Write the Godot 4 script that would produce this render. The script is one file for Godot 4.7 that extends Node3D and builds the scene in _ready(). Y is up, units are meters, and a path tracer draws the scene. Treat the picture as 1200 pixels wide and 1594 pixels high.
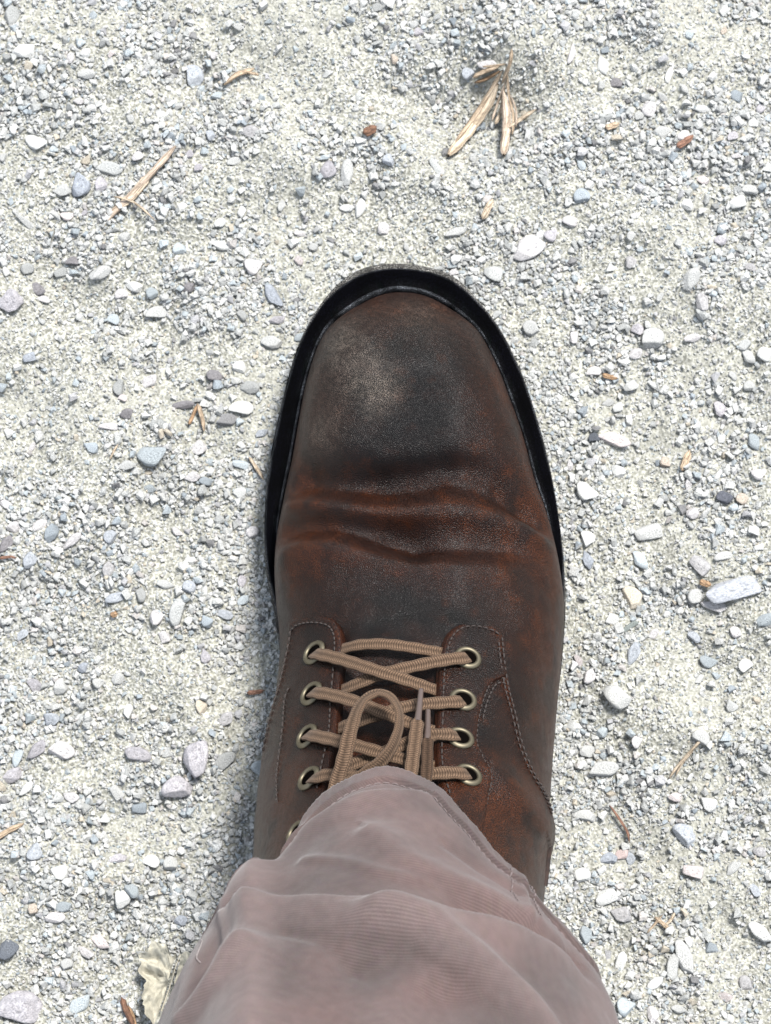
extends Node3D
# A brown leather boot and a trouser leg seen from above, standing on pale crushed-stone gravel. Metres; y up; -z is the way the toe points.

const GROUND_LIFT := 0.0
var rng := RandomNumberGenerator.new()
var n_low := FastNoiseLite.new()
var n_mid := FastNoiseLite.new()
var n_fine := FastNoiseLite.new()
var n_skin := FastNoiseLite.new()
var taken := {}

# ---------------------------------------------------------------- small helpers
func lin(r: float, g: float, b: float) -> Color:
	return Color(r, g, b).linear_to_srgb()

func numbered(called: String) -> String:
	if not taken.has(called):
		taken[called] = 0
		return called
	taken[called] += 1
	return "%s_%03d" % [called, taken[called]]

func thing(called: String, label: String, category: String, group := "") -> Node3D:
	var o := Node3D.new()
	o.name = numbered(called)
	add_child(o)
	tag(o, label, category, group)
	return o

func tag(o: Node, label: String, category := "", group := "", kind := "") -> void:
	if label: o.set_meta("label", label)
	if category: o.set_meta("category", category)
	if group: o.set_meta("group", group)
	if kind: o.set_meta("kind", kind)

func put(called: String, m: Mesh, mat: Material, parent: Node = null) -> MeshInstance3D:
	var o := MeshInstance3D.new()
	o.mesh = m
	o.material_override = mat
	if parent:
		o.name = called
		parent.add_child(o, true)
	else:
		o.name = numbered(called)
		add_child(o)
	return o

func interp(tab: Array, x: float) -> float:
	var n := tab.size()
	if x <= tab[0][0]: return tab[0][1]
	if x >= tab[n - 1][0]: return tab[n - 1][1]
	var i := 0
	while x > tab[i + 1][0]: i += 1
	var h: float = tab[i + 1][0] - tab[i][0]
	var t: float = (x - tab[i][0]) / h
	var m0: float = slope(tab, i)
	var m1: float = slope(tab, i + 1)
	return (2 * t * t * t - 3 * t * t + 1) * tab[i][1] + (t * t * t - 2 * t * t + t) * h * m0 + (3 * t * t - 2 * t * t * t) * tab[i + 1][1] + (t * t * t - t * t) * h * m1

func slope(tab: Array, k: int) -> float:
	var a := maxi(k - 1, 0)
	var b := mini(k + 1, tab.size() - 1)
	return (tab[b][1] - tab[a][1]) / (tab[b][0] - tab[a][0])

func lerp_tab(tab: Array, x: float) -> float:
	if x <= tab[0][0]: return tab[0][1]
	for i in tab.size() - 1:
		if x <= tab[i + 1][0]:
			return lerpf(tab[i][1], tab[i + 1][1], (x - tab[i][0]) / (tab[i + 1][0] - tab[i][0]))
	return tab[tab.size() - 1][1]

func bell(d: float, w: float) -> float:
	return exp(-d * d / (w * w))

# signed distance to a polyline of [x, y] pairs; the sign tells the side
func line_dist(pl: Array, x: float, y: float) -> float:
	var best := 1e9
	var sg := 1.0
	for i in pl.size() - 1:
		var ax: float = pl[i][0]
		var ay: float = pl[i][1]
		var dx: float = pl[i + 1][0] - ax
		var dy: float = pl[i + 1][1] - ay
		var t := clampf(((x - ax) * dx + (y - ay) * dy) / (dx * dx + dy * dy), 0.0, 1.0)
		var ex := x - ax - t * dx
		var ey := y - ay - t * dy
		var d := ex * ex + ey * ey
		if d < best:
			best = d
			sg = 1.0 if dx * ey - dy * ex > 0 else -1.0
	return sqrt(best) * sg

# a mesh from a grid of points, smooth normals by area
func grid(v: PackedVector3Array, cols: int, rows: int, colors := PackedColorArray(), uvs := PackedVector2Array(), wrap := false, flip := false) -> ArrayMesh:
	var idx := PackedInt32Array()
	var nr := PackedVector3Array()
	nr.resize(v.size())
	var last := cols if wrap else cols - 1
	for r in rows - 1:
		for c in last:
			var a := r * cols + c
			var b := r * cols + (c + 1) % cols
			var d := a + cols
			var e := b + cols
			for tri in [[a, b, d], [b, e, d]]:
				var p: int = tri[0]
				var q: int = tri[2] if flip else tri[1]
				var s: int = tri[1] if flip else tri[2]
				idx.append(p); idx.append(q); idx.append(s)
				var n := (v[s] - v[p]).cross(v[q] - v[p])
				nr[p] += n; nr[q] += n; nr[s] += n
	for i in nr.size():
		nr[i] = nr[i].normalized() if nr[i].length_squared() > 1e-24 else Vector3.UP
	var arr := []
	arr.resize(Mesh.ARRAY_MAX)
	arr[Mesh.ARRAY_VERTEX] = v
	arr[Mesh.ARRAY_NORMAL] = nr
	arr[Mesh.ARRAY_INDEX] = idx
	if colors.size(): arr[Mesh.ARRAY_COLOR] = colors
	if uvs.size(): arr[Mesh.ARRAY_TEX_UV] = uvs
	var m := ArrayMesh.new()
	m.add_surface_from_arrays(Mesh.PRIMITIVE_TRIANGLES, arr)
	return m

# flat or smooth triangles collected one by one
func commit(st: SurfaceTool) -> ArrayMesh:
	st.generate_normals()
	return st.commit()

func catmull(pts: Array, per: int) -> Array:
	var out := []
	var n := pts.size()
	for i in n - 1:
		var a: Vector3 = pts[maxi(i - 1, 0)]
		var b: Vector3 = pts[i]
		var c: Vector3 = pts[i + 1]
		var d: Vector3 = pts[mini(i + 2, n - 1)]
		for k in per:
			out.append(b.cubic_interpolate(c, a, d, float(k) / per))
	out.append(pts[n - 1])
	return out

# ---------------------------------------------------------------- textures
func image_of(side: int, f: Callable) -> ImageTexture:
	var im := Image.create(side, side, false, Image.FORMAT_RGB8)
	for y in side:
		for x in side:
			im.set_pixel(x, y, f.call(x, y))
	return ImageTexture.create_from_image(im)

func seamless(side: int, freq: float, oct: int, kind: int, sd: int) -> Image:
	var n := FastNoiseLite.new()
	n.noise_type = kind
	n.seed = sd
	n.frequency = freq
	n.fractal_octaves = oct
	return n.get_seamless_image(side, side, false, false, 0.5)

func grey_tex(im: Image, lo: float, hi: float, power := 1.0) -> ImageTexture:
	return image_of(im.get_width(), func(x, y):
		var g: float = lerpf(lo, hi, pow(im.get_pixel(x, y).r, power))
		return Color(g, g, g))

func std(r: float, g: float, b: float, rough: float) -> StandardMaterial3D:
	var m := StandardMaterial3D.new()
	m.albedo_color = lin(r, g, b)
	m.roughness = rough
	return m

func triplanar(m: StandardMaterial3D, scale: float, world := false) -> void:
	m.uv1_triplanar = true
	m.uv1_world_triplanar = world
	m.uv1_triplanar_sharpness = 5.0
	m.uv1_scale = Vector3.ONE * scale

func relief(m: StandardMaterial3D, t: Texture2D, cm: float) -> void:
	m.heightmap_enabled = true
	m.heightmap_texture = t
	m.heightmap_scale = cm

# ---------------------------------------------------------------- scene
func _ready() -> void:
	rng.seed = 11
	# camera: held at chest height, looking down at the foot, tilted ten degrees forward
	var cam := Camera3D.new()
	cam.name = "camera"
	add_child(cam)
	cam.position = Vector3(0, 1.30, 0.22923)
	cam.rotation_degrees = Vector3(-80, 0, 0)
	cam.fov = 16.87
	cam.near = 0.05
	cam.far = 200.0
	var lens := CameraAttributesPhysical.new()
	lens.frustum_focal_length = 80.92
	lens.frustum_near = 0.05
	lens.frustum_far = 200.0
	lens.frustum_focus_distance = 1.21
	lens.exposure_aperture = 20.0
	cam.attributes = lens
	cam.fov = 16.87
	# sky: bright thin overcast
	var we := WorldEnvironment.new()
	we.name = "world_environment"
	add_child(we)
	var env := Environment.new()
	we.environment = env
	env.background_mode = Environment.BG_SKY
	env.tonemap_mode = Environment.TONE_MAPPER_LINEAR
	env.sdfgi_enabled = true
	env.ssao_enabled = true
	env.ssil_enabled = true
	var sky := ProceduralSkyMaterial.new()
	sky.sky_top_color = Color(0.66, 0.70, 0.76)
	sky.sky_horizon_color = Color(0.94, 0.95, 0.97)
	sky.sky_curve = 0.16
	sky.sky_energy_multiplier = 1.0
	sky.ground_bottom_color = Color(0.62, 0.61, 0.57)
	sky.ground_horizon_color = Color(0.80, 0.80, 0.78)
	env.sky = Sky.new()
	env.sky.sky_material = sky
	env.background_energy_multiplier = 0.42
	env.tonemap_exposure = 5.95
	# sun: veiled, high, from the upper right
	var sun := DirectionalLight3D.new()
	sun.name = "sun"
	add_child(sun)
	sun.light_energy = 0.5
	sun.light_color = Color(1.0, 0.99, 0.975)
	sun.light_angular_distance = 14.0
	sun.shadow_enabled = true
	sun.look_at_from_position(Vector3(0.30, 1.0, -0.44), Vector3.ZERO)
	setup_noise()
	build_ground()
	build_gravel()
	build_boot()
	build_trouser_leg()
	build_stones()
	build_litter()

func setup_noise() -> void:
	for a in [[n_low, 11.0, 2, 3], [n_mid, 42.0, 3, 5], [n_fine, 210.0, 2, 9], [n_skin, 60.0, 4, 21]]:
		var n: FastNoiseLite = a[0]
		n.noise_type = FastNoiseLite.TYPE_SIMPLEX
		n.frequency = a[1]
		n.fractal_octaves = a[2]
		n.seed = a[3]

# ---------------------------------------------------------------- ground
const HOLLOWS := [[0.034, -0.160, 0.022, 0.014], [-0.078, -0.168, 0.013, 0.007], [-0.105, 0.055, 0.03, 0.003], [0.075, 0.10, 0.03, 0.003], [0.03, -0.205, 0.02, 0.004], [-0.09, 0.165, 0.03, 0.003]]

func ground_y(x: float, z: float) -> float:
	var y := n_low.get_noise_2d(x, z) * 0.0065 + n_mid.get_noise_2d(x, z) * 0.0022 + n_fine.get_noise_2d(x, z) * 0.0005
	for h in HOLLOWS:
		var d2: float = (x - h[0]) * (x - h[0]) + (z - h[1]) * (z - h[1])
		if d2 < h[2] * h[2] * 9.0:
			y -= h[3] * exp(-d2 / (h[2] * h[2])) - h[3] * 0.3 * exp(-pow((sqrt(d2) - h[2] * 1.5) / (h[2] * 0.5), 2))
	# pressed flat under the sole
	var k := smoothstep(1.35, 0.95, maxf(absf(x - 0.008) / 0.06, absf(z - 0.062) / 0.155))
	return lerpf(y, -0.0022, k)

# 0 = sandy patch, 1 = loose stones
const SAND := [[-0.139, -0.052, 0.03], [-0.02, -0.195, 0.035], [-0.04, -0.13, 0.025], [0.125, 0.062, 0.03], [0.105, -0.025, 0.025], [-0.11, -0.045, 0.02], [-0.10, 0.052, 0.022], [0.0, -0.115, 0.016], [0.035, -0.14, 0.02], [-0.13, -0.125, 0.02], [0.09, -0.1, 0.022], [0.135, 0.1, 0.02]]

func looseness(x: float, z: float) -> float:
	var v := 0.52 + 1.1 * n_low.get_noise_2d(x * 1.6 + 7.0, z * 1.6) + 0.6 * n_mid.get_noise_2d(x + 3.0, z)
	for h in SAND:
		v -= 0.7 * exp(-((x - h[0]) * (x - h[0]) + (z - h[1]) * (z - h[1])) / (h[2] * h[2]))
	return 0.05 + 0.95 * smoothstep(0.18, 0.62, v)

func axis(inner: float, step: float, far: float) -> PackedFloat32Array:
	var a := PackedFloat32Array()
	var x := -inner
	while x <= inner + 1e-6:
		a.append(x)
		x += step
	var s := step
	var b := PackedFloat32Array()
	x = inner
	while x < far:
		s *= 1.45
		x += s
		b.append(x)
	var out := PackedFloat32Array()
	for i in b.size(): out.append(-b[b.size() - 1 - i])
	out.append_array(a)
	out.append_array(b)
	return out

func build_ground() -> void:
	var xs := axis(0.22, 0.002, 60.0)
	var zs := axis(0.27, 0.002, 60.0)
	var v := PackedVector3Array()
	for z in zs:
		for x in xs:
			v.append(Vector3(x, ground_y(x, z), z))
	var fine := seamless(1024, 0.09, 3, FastNoiseLite.TYPE_SIMPLEX, 31)
	var cell := seamless(1024, 0.055, 2, FastNoiseLite.TYPE_CELLULAR, 8)
	var m := std(0.49, 0.487, 0.466, 0.95)
	m.albedo_texture = image_of(1024, func(x, y):
		var a: float = fine.get_pixel(x, y).r
		var b: float = cell.get_pixel(x, y).r
		var g := clampf(0.72 + 0.45 * (a - 0.5) + 0.4 * (b - 0.4), 0.2, 1.0)
		return Color(g, g * 0.995, g * (0.95 + 0.08 * (a - 0.5))))
	relief(m, image_of(1024, func(x, y):
		var g: float = clampf(0.5 * fine.get_pixel(x, y).r + 0.5 * cell.get_pixel(x, y).r, 0, 1)
		return Color(g, g, g)), 0.12)
	triplanar(m, 1.0 / 0.16, true)
	var g := put("ground", grid(v, xs.size(), zs.size(), PackedColorArray(), PackedVector2Array(), false, true), m)
	tag(g, "pale sandy ground of crushed stone", "", "", "structure")

# a faceted stone: the hull of a few points
func hull_stone(n: int, flat: float, sd: int) -> ArrayMesh:
	var r := RandomNumberGenerator.new()
	r.seed = sd
	var p := []
	while p.size() < n:
		var d := Vector3(r.randfn(), r.randfn(), r.randfn()).normalized()
		d = d * r.randf_range(0.82, 1.0) * 0.5
		d.y *= flat
		var ok := true
		for q in p:
			if d.distance_to(q) < 0.16: ok = false
		if ok: p.append(d)
	var st := SurfaceTool.new()
	st.begin(Mesh.PRIMITIVE_TRIANGLES)
	st.set_smooth_group(-1)
	for i in n:
		for j in range(i + 1, n):
			for k in range(j + 1, n):
				var nn: Vector3 = (p[j] - p[i]).cross(p[k] - p[i])
				if nn.length() < 1e-6: continue
				var pos := 0
				var neg := 0
				for l in n:
					if l == i or l == j or l == k: continue
					if nn.dot(p[l] - p[i]) > 0: pos += 1
					else: neg += 1
				if pos and neg: continue
				var order := [i, k, j] if pos == 0 else [i, j, k]
				for q in order: st.add_vertex(p[q])
	return commit(st)

const TONES := {
	"w": [0.53, 0.53, 0.51], "g": [0.385, 0.39, 0.378], "b": [0.38, 0.415, 0.43], "B": [0.31, 0.343, 0.367], "m": [0.385, 0.383, 0.388],
	"p": [0.51, 0.48, 0.455], "t": [0.48, 0.43, 0.35], "d": [0.21, 0.207, 0.207], "D": [0.115, 0.125, 0.142], "S": [0.40, 0.428, 0.445], "G": [0.20, 0.22, 0.208], "P": [0.46, 0.37, 0.35]}

func grain_color() -> Color:
	var k := rng.randf()
	var t := "w"
	if k > 0.985: t = "d"
	elif k > 0.965: t = "p"
	elif k > 0.945: t = "t"
	elif k > 0.925: t = "B"
	elif k > 0.89: t = "m"
	elif k > 0.80: t = "b"
	elif k > 0.56: t = "g"
	var a: Array = TONES[t]
	var f := rng.randf_range(0.82, 1.14)
	return Color(a[0] * f, a[1] * f, a[2] * f)

func scatter(called: String, meshes: Array, mat: Material, parent: Node3D, count: int, lo: float, hi: float, halfx: float, z0: float, z1: float, hole: bool, need: float) -> void:
	var lists := []
	for m in meshes: lists.append([[], []])
	var made := 0
	var tries := 0
	while made < count and tries < count * 6:
		tries += 1
		var x := rng.randf_range(-halfx, halfx)
		var z := rng.randf_range(z0, z1)
		if hole and absf(x) < 0.2 and z > -0.25 and z < 0.23: continue
		if rng.randf() > lerpf(1.0, looseness(x, z), need): continue
		var size := lo + (hi - lo) * pow(rng.randf(), 1.7)
		if size > 0.002 and blocked(x, z, size): continue
		var b := Basis.from_euler(Vector3(rng.randfn() * 0.35, rng.randf() * TAU, rng.randfn() * 0.35))
		b = b.scaled_local(Vector3(size, size * rng.randf_range(0.4, 0.8), size * rng.randf_range(0.4, 0.9)))
		var y := ground_y(x, z) + size * rng.randf_range(0.06, 0.42)
		if absf(x - 0.008) < 0.062 and z > -0.09 and z < 0.215: y = minf(y, -size * 0.4)
		var l: Array = lists[made % meshes.size()]
		l[0].append(Transform3D(b, Vector3(x, y, z)))
		l[1].append(grain_color())
		made += 1
	for i in meshes.size():
		var mm := MultiMesh.new()
		mm.transform_format = MultiMesh.TRANSFORM_3D
		mm.use_colors = true
		mm.mesh = meshes[i]
		mm.instance_count = lists[i][0].size()
		for k in mm.instance_count:
			mm.set_instance_transform(k, lists[i][0][k])
			mm.set_instance_color(k, lists[i][1][k])
		var o := MultiMeshInstance3D.new()
		o.name = called
		o.multimesh = mm
		o.material_override = mat
		o.set_meta("kind", "stuff")
		parent.add_child(o, true)

var cells := {}
func blocked(x: float, z: float, size: float) -> bool:
	if cells.is_empty():
		for s in STONES():
			var key := Vector2i(floori(s[0] / 20.0), floori(s[1] / 20.0))
			if not cells.has(key): cells[key] = []
			cells[key].append(Vector3(s[0] / 1000.0, s[1] / 1000.0, (s[2] + s[3]) / 4000.0))
	var c := Vector2i(floori(x / 0.02), floori(z / 0.02))
	for i in range(-1, 2):
		for j in range(-1, 2):
			for s in cells.get(c + Vector2i(i, j), []):
				if Vector2(s.x - x, s.y - z).length() < s.z * 0.85 + size * 0.25: return true
	return false

func build_gravel() -> void:
	var g := Node3D.new()
	g.name = "gravel"
	add_child(g)
	tag(g, "loose pale grey crushed gravel covering the whole ground", "gravel", "", "stuff")
	var mat := std(1, 1, 1, 0.92)
	mat.vertex_color_use_as_albedo = true
	mat.metallic_specular = 0.3
	mat.albedo_texture = grey_tex(seamless(256, 0.03, 4, FastNoiseLite.TYPE_SIMPLEX, 77), 0.62, 1.0)
	triplanar(mat, 0.8)
	var small := []
	for i in 5: small.append(hull_stone(9, 0.85, 100 + i))
	var mid := []
	for i in 6: mid.append(hull_stone(10, 0.7, 200 + i))
	scatter("grit", small, mat, g, 95000, 0.0009, 0.0023, 0.19, -0.24, 0.215, false, 0.3)
	scatter("small_stones", mid, mat, g, 38000, 0.0019, 0.0040, 0.19, -0.24, 0.215, false, 0.93)
	scatter("pebbles", mid, mat, g, 6500, 0.0038, 0.0066, 0.19, -0.24, 0.215, false, 0.9)
	scatter("outer_stones", mid, mat, g, 78000, 0.0022, 0.0052, 0.55, -0.62, 0.58, true, 0.7)
	scatter("outer_pebbles", mid, mat, g, 12000, 0.005, 0.013, 1.3, -1.4, 1.4, true, 0.6)

# ---------------------------------------------------------------- boot
# the upper's outline: [square root of the distance behind the toe, x]
const UP_L := [[0.000, 0.0053], [0.03, -0.0008], [0.052, -0.0056], [0.097, -0.0155], [0.137, -0.0222], [0.176, -0.0265], [0.214, -0.0301], [0.251, -0.0341], [0.276, -0.0376], [0.303, -0.0406], [0.323, -0.0415], [0.344, -0.0407], [0.366, -0.0393], [0.386, -0.0404], [0.405, -0.0419], [0.423, -0.0425], [0.438, -0.0436], [0.458, -0.0447], [0.481, -0.0453], [0.54, -0.043]]
const UP_R := [[0.000, 0.0053], [0.022, 0.0108], [0.039, 0.0150], [0.082, 0.0245], [0.124, 0.0331], [0.163, 0.0393], [0.203, 0.0452], [0.237, 0.0509], [0.267, 0.0556], [0.287, 0.0598], [0.307, 0.0631], [0.326, 0.0653], [0.346, 0.0666], [0.366, 0.0658], [0.392, 0.0639], [0.417, 0.0619], [0.437, 0.0604], [0.452, 0.0590], [0.466, 0.0565], [0.481, 0.0545], [0.54, 0.050]]
const SOLE_L := [[0.0, 0.0029], [0.048, -0.0098], [0.095, -0.0196], [0.141, -0.0281], [0.178, -0.0337], [0.219, -0.0383], [0.260, -0.0425], [0.292, -0.0449], [0.320, -0.0455], [0.342, -0.0444], [0.361, -0.0415], [0.40, -0.0375], [0.45, -0.035], [0.50, -0.036], [0.56, -0.036]]
const SOLE_R := [[0.0, 0.0029], [0.032, 0.0147], [0.064, 0.0245], [0.111, 0.0343], [0.151, 0.0428], [0.191, 0.0500], [0.230, 0.0560], [0.265, 0.0607], [0.296, 0.0642], [0.324, 0.0665], [0.346, 0.0673], [0.363, 0.0672], [0.40, 0.0645], [0.45, 0.057], [0.50, 0.051], [0.56, 0.049]]
const CREST := [[0.0, 0.031], [0.05, 0.0362], [0.1, 0.0465], [0.15, 0.0572], [0.2, 0.0645], [0.25, 0.0675], [0.28, 0.0660], [0.31, 0.0665], [0.35, 0.0765], [0.39, 0.095], [0.42, 0.1125], [0.45, 0.135], [0.475, 0.155], [0.5, 0.165], [0.54, 0.165]]
const BOXY := [[0.0, 2.2], [0.1, 2.3], [0.13, 2.3], [0.2, 2.5], [0.3, 2.6]]
const TOE_Z := -0.0786
const TIP_Z := -0.09097
# flex creases over the ball of the foot: height in mm, width in mm, line of [x, z] in metres
const CREASES := [
	[-6.8, 5.8, [[-0.040, -0.0045], [-0.0346, -0.0036], [-0.0188, 0.0004], [0.0, 0.0030], [0.0120, 0.0014], [0.0220, -0.0016], [0.0330, -0.0006], [0.0430, 0.0036], [0.0560, 0.0085], [0.063, 0.012]]],
	[4.6, 5.8, [[-0.038, 0.0062], [-0.0240, 0.0082], [-0.008, 0.0110], [0.008, 0.0122], [0.020, 0.0120], [0.036, 0.0128], [0.050, 0.0165], [0.062, 0.0195]]],
	[1.7, 3.8, [[0.031, -0.0010], [0.039, 0.0012]]],
	[-6.0, 5.6, [[-0.041, 0.0150], [-0.0300, 0.0140], [-0.0180, 0.0152], [-0.0093, 0.0180], [0.002, 0.0225], [0.010, 0.0245]]],
	[3.6, 8.0, [[-0.040, 0.0245], [-0.020, 0.0235], [0.0, 0.0300], [0.018, 0.034], [0.04, 0.035]]],
	[-3.2, 6.6, [[0.012, 0.0245], [0.026, 0.0250], [0.042, 0.0230], [0.060, 0.0205]]],
	[-1.0, 8.0, [[0.010, 0.041], [0.034, 0.042], [0.056, 0.037]]]]
# the facings leave this gap over the tongue: [s, angle]
const GAP_R := [[0.1344, 1.275], [0.1349, 1.35], [0.1363, 1.404], [0.1384, 1.444], [0.1414, 1.467], [0.1462, 1.483], [0.1545, 1.492], [0.1679, 1.485], [0.189, 1.478], [0.2013, 1.44], [0.25, 1.42]]
const QUARTER_R := [[0.1344, 1.275], [0.1351, 1.188], [0.1365, 1.113], [0.1385, 1.068], [0.1462, 1.052], [0.1569, 0.996], [0.1654, 0.937], [0.1779, 0.860], [0.1887, 0.721], [0.1960, 0.494], [0.2012, 0.388], [0.207, 0.2], [0.214, 0.02]]
const EYESTAY_IN := [[0.1350, 1.275], [0.1356, 1.35], [0.1370, 1.400], [0.1391, 1.438], [0.1420, 1.459], [0.1465, 1.474], [0.1545, 1.483], [0.1679, 1.477], [0.189, 1.470], [0.2013, 1.432], [0.25, 1.41]]
const EYESTAY_OUT := [[0.1350, 1.275], [0.1358, 1.190], [0.1372, 1.120], [0.1392, 1.078], [0.1462, 1.062], [0.1535, 1.030], [0.1552, 1.062], [0.1566, 1.110], [0.1590, 1.160], [0.1638, 1.190], [0.1729, 1.222], [0.1818, 1.226], [0.1881, 1.176], [0.1943, 1.132], [0.2006, 1.137], [0.25, 1.2]]
const GAP_L := [[0.1291, 2.487], [0.1297, 2.304], [0.1318, 2.152], [0.1345, 2.094], [0.1398, 2.054], [0.1535, 2.020], [0.1669, 2.004], [0.1770, 1.994], [0.1880, 2.009], [0.1978, 2.02], [0.25, 2.0]]
const QUARTER_L := [[0.1291, 2.487], [0.1311, 2.583], [0.1457, 2.627], [0.1550, 2.682], [0.165, 2.76], [0.178, 2.90], [0.190, 3.04], [0.20, 3.12]]

func spring(z: float) -> float:
	var k := maxf(0.0, (-0.03 - z) / 0.061)
	return 0.012 * k * k

func upper_lr(s: float) -> Vector2:
	var q := sqrt(maxf(s, 0.0))
	var l := interp(UP_L, q)
	var r := interp(UP_R, q)
	l -= 0.0026 * smoothstep(0.003, 0.016, s) * smoothstep(0.085, 0.03, s)
	r += 0.0022 * smoothstep(0.003, 0.016, s) * smoothstep(0.085, 0.03, s)
	if s > 0.235:
		var k := sqrt(maxf(0.0, 1.0 - pow((s - 0.235) / 0.05, 2)))
		var c := (l + r) / 2
		l = c + (l - c) * k
		r = c + (r - c) * k
	return Vector2(l, r)

func surf(s: float, a: float) -> Vector3:
	var lr := upper_lr(s)
	var z := TOE_Z + s
	var hb := 0.024 + spring(z)
	var ht := interp(CREST, sqrt(maxf(s, 0.0)))
	var e := 2.0 / interp(BOXY, s)
	var c := cos(a)
	return Vector3((lr.x + lr.y) / 2 + (lr.y - lr.x) / 2 * signf(c) * pow(absf(c), e), hb + (ht - hb) * pow(maxf(sin(a), 0.0), e), z)

func surf_n(s: float, a: float) -> Vector3:
	var e := 2e-4
	var n := (surf(s + e, a) - surf(s - e, a)).cross(surf(s, a + e) - surf(s, a - e)).normalized()
	return n if n.y >= 0 else -n

func over(s: float, a: float, off: float) -> Vector3:
	return surf(s, a) + surf_n(s, a) * off

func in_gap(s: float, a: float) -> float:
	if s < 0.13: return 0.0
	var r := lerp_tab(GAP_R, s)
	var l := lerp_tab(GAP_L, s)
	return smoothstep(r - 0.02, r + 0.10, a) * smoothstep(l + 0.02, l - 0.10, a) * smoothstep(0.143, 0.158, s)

func crease(p: Vector3) -> float:
	var d := 0.0
	if p.z > -0.03 and p.z < 0.06:
		for c in CREASES:
			var pl: Array = c[2]
			var k := line_dist(pl, p.x, p.z) * 1000.0
			var w: float = c[1] * (1.45 if k < 0 and c[0] < -3.0 else 1.0)
			if absf(k) < w * 2.6: d += c[0] * bell(k, w)
	d += 0.5 * n_low.get_noise_2d(p.x * 3.0, p.z * 3.0 + 5.0) + 0.35 * n_mid.get_noise_3d(p.x, p.y, p.z)
	return d / 1000.0

# dyed base colour of the oiled leather, with its scuffed reddish nap, light painted on the crease ridges, and the dust on the toe (x8, the material divides)
func leather(p: Vector3, a: float, nap: float) -> Color:
	var n1 := n_mid.get_noise_3d(p.x * 0.8, p.y * 0.8, p.z * 0.8)
	var n2 := n_fine.get_noise_3d(p.x * 1.6, p.y * 1.6, p.z * 1.6)
	var n3 := n_skin.get_noise_3d(p.x * 1.4 + 3.0, p.y * 1.4, p.z * 1.4)
	var dark := Vector3(0.0044, 0.0032, 0.0030)
	var brown := Vector3(0.0255, 0.0105, 0.0068)
	var rust := Vector3(0.068, 0.0195, 0.0062)
	var d := 0.0
	d += 1.1 * exp(-pow((p.x - 0.012) / 0.022, 2) - pow((p.z + 0.034) / 0.024, 2))
	d += 0.8 * exp(-pow((p.x + 0.004) / 0.03, 2) - pow((p.z + 0.008) / 0.014, 2))
	d += 0.9 * exp(-pow(p.x / 0.024, 2) - pow((p.z - 0.047) / 0.016, 2))
	d += 0.8 * exp(-pow((p.x - 0.036) / 0.016, 2) - pow((p.z - 0.075) / 0.03, 2))
	d = clampf(d + 0.9 * n1 + 0.5 * n3 + 0.12, 0.0, 1.0)
	var c := brown.lerp(dark, d)
	var edge := 1.0 - absf(sin(a))
	var r := nap + 0.75 * smoothstep(0.22, 0.72, edge) * smoothstep(-0.075, 0.0, p.z)
	r += 0.35 * bell(p.z - 0.012, 0.019) * (0.5 + 2.0 * absf(p.x - 0.01) / 0.05)
	r += 0.5 * bell(p.z + 0.071, 0.006) + 0.35 * exp(-pow((p.x - 0.047) / 0.01, 2) - pow((p.z - 0.05) / 0.03, 2))
	r += 0.3 * exp(-pow((p.x - 0.040) / 0.010, 2) - pow((p.z + 0.035) / 0.025, 2))
	r += clampf(crease(p) * 170.0, 0.0, 0.45) * smoothstep(-0.02, 0.0, p.z)  # crease ridges coloured rust as if lit, so the folds stand out
	r += 0.55 * smoothstep(-0.024, -0.042, p.x) * smoothstep(0.07, 0.11, p.z) + 0.4 * smoothstep(0.046, 0.062, p.x) * smoothstep(0.02, 0.06, p.z)
	r = clampf(r * (0.75 + 1.5 * n1 + 1.3 * n3) + 0.9 * maxf(0.0, n3 - 0.25), 0.0, 1.0)
	c = c.lerp(rust, r * 0.85)
	# pale dust rubbed into the inner side of the toe
	var du := 0.0
	for k in [[-0.006, -0.040, 0.008, 0.9], [-0.001, -0.032, 0.006, 0.75], [-0.0165, -0.056, 0.007, 0.75], [-0.0235, -0.019, 0.007, 0.55], [-0.013, -0.047, 0.009, 0.6], [0.012, -0.066, 0.008, 0.25], [-0.004, -0.026, 0.004, 0.5], [-0.02, -0.03, 0.012, 0.25]]:
		du += k[3] * exp(-(pow(p.x - k[0], 2) + pow(p.z - k[1], 2)) / (k[2] * k[2]))
	du += 0.12 * smoothstep(-0.03, -0.07, p.z)
	du = clampf(du * (0.85 + 0.4 * n3 + 0.35 * n2), 0.0, 0.9)
	c = c.lerp(Vector3(0.13, 0.110, 0.094), du * 0.75)
	var f := 1.0 + 0.45 * n2
	return Color(c.x * 8 * f, c.y * 8 * f, c.z * 8 * f)

func leather_material() -> StandardMaterial3D:
	var m := std(0.125, 0.125, 0.125, 0.56)
	m.vertex_color_use_as_albedo = true
	m.metallic_specular = 0.3
	var im := seamless(512, 0.11, 3, FastNoiseLite.TYPE_SIMPLEX, 55)
	m.albedo_texture = image_of(512, func(x, y):
		var g: float = im.get_pixel(x, y).r
		var k := clampf(0.58 + 2.2 * (g - 0.5), 0.12, 1.0)
		return Color(k, k * 0.98, k * 0.96))
	m.roughness_texture = grey_tex(seamless(256, 0.03, 4, FastNoiseLite.TYPE_SIMPLEX, 12), 0.72, 1.0)
	m.roughness_texture_channel = BaseMaterial3D.TEXTURE_CHANNEL_RED
	m.roughness = 0.40
	relief(m, grey_tex(im, 0.0, 1.0), 0.035)
	triplanar(m, 1.0 / 0.035)
	return m

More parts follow.
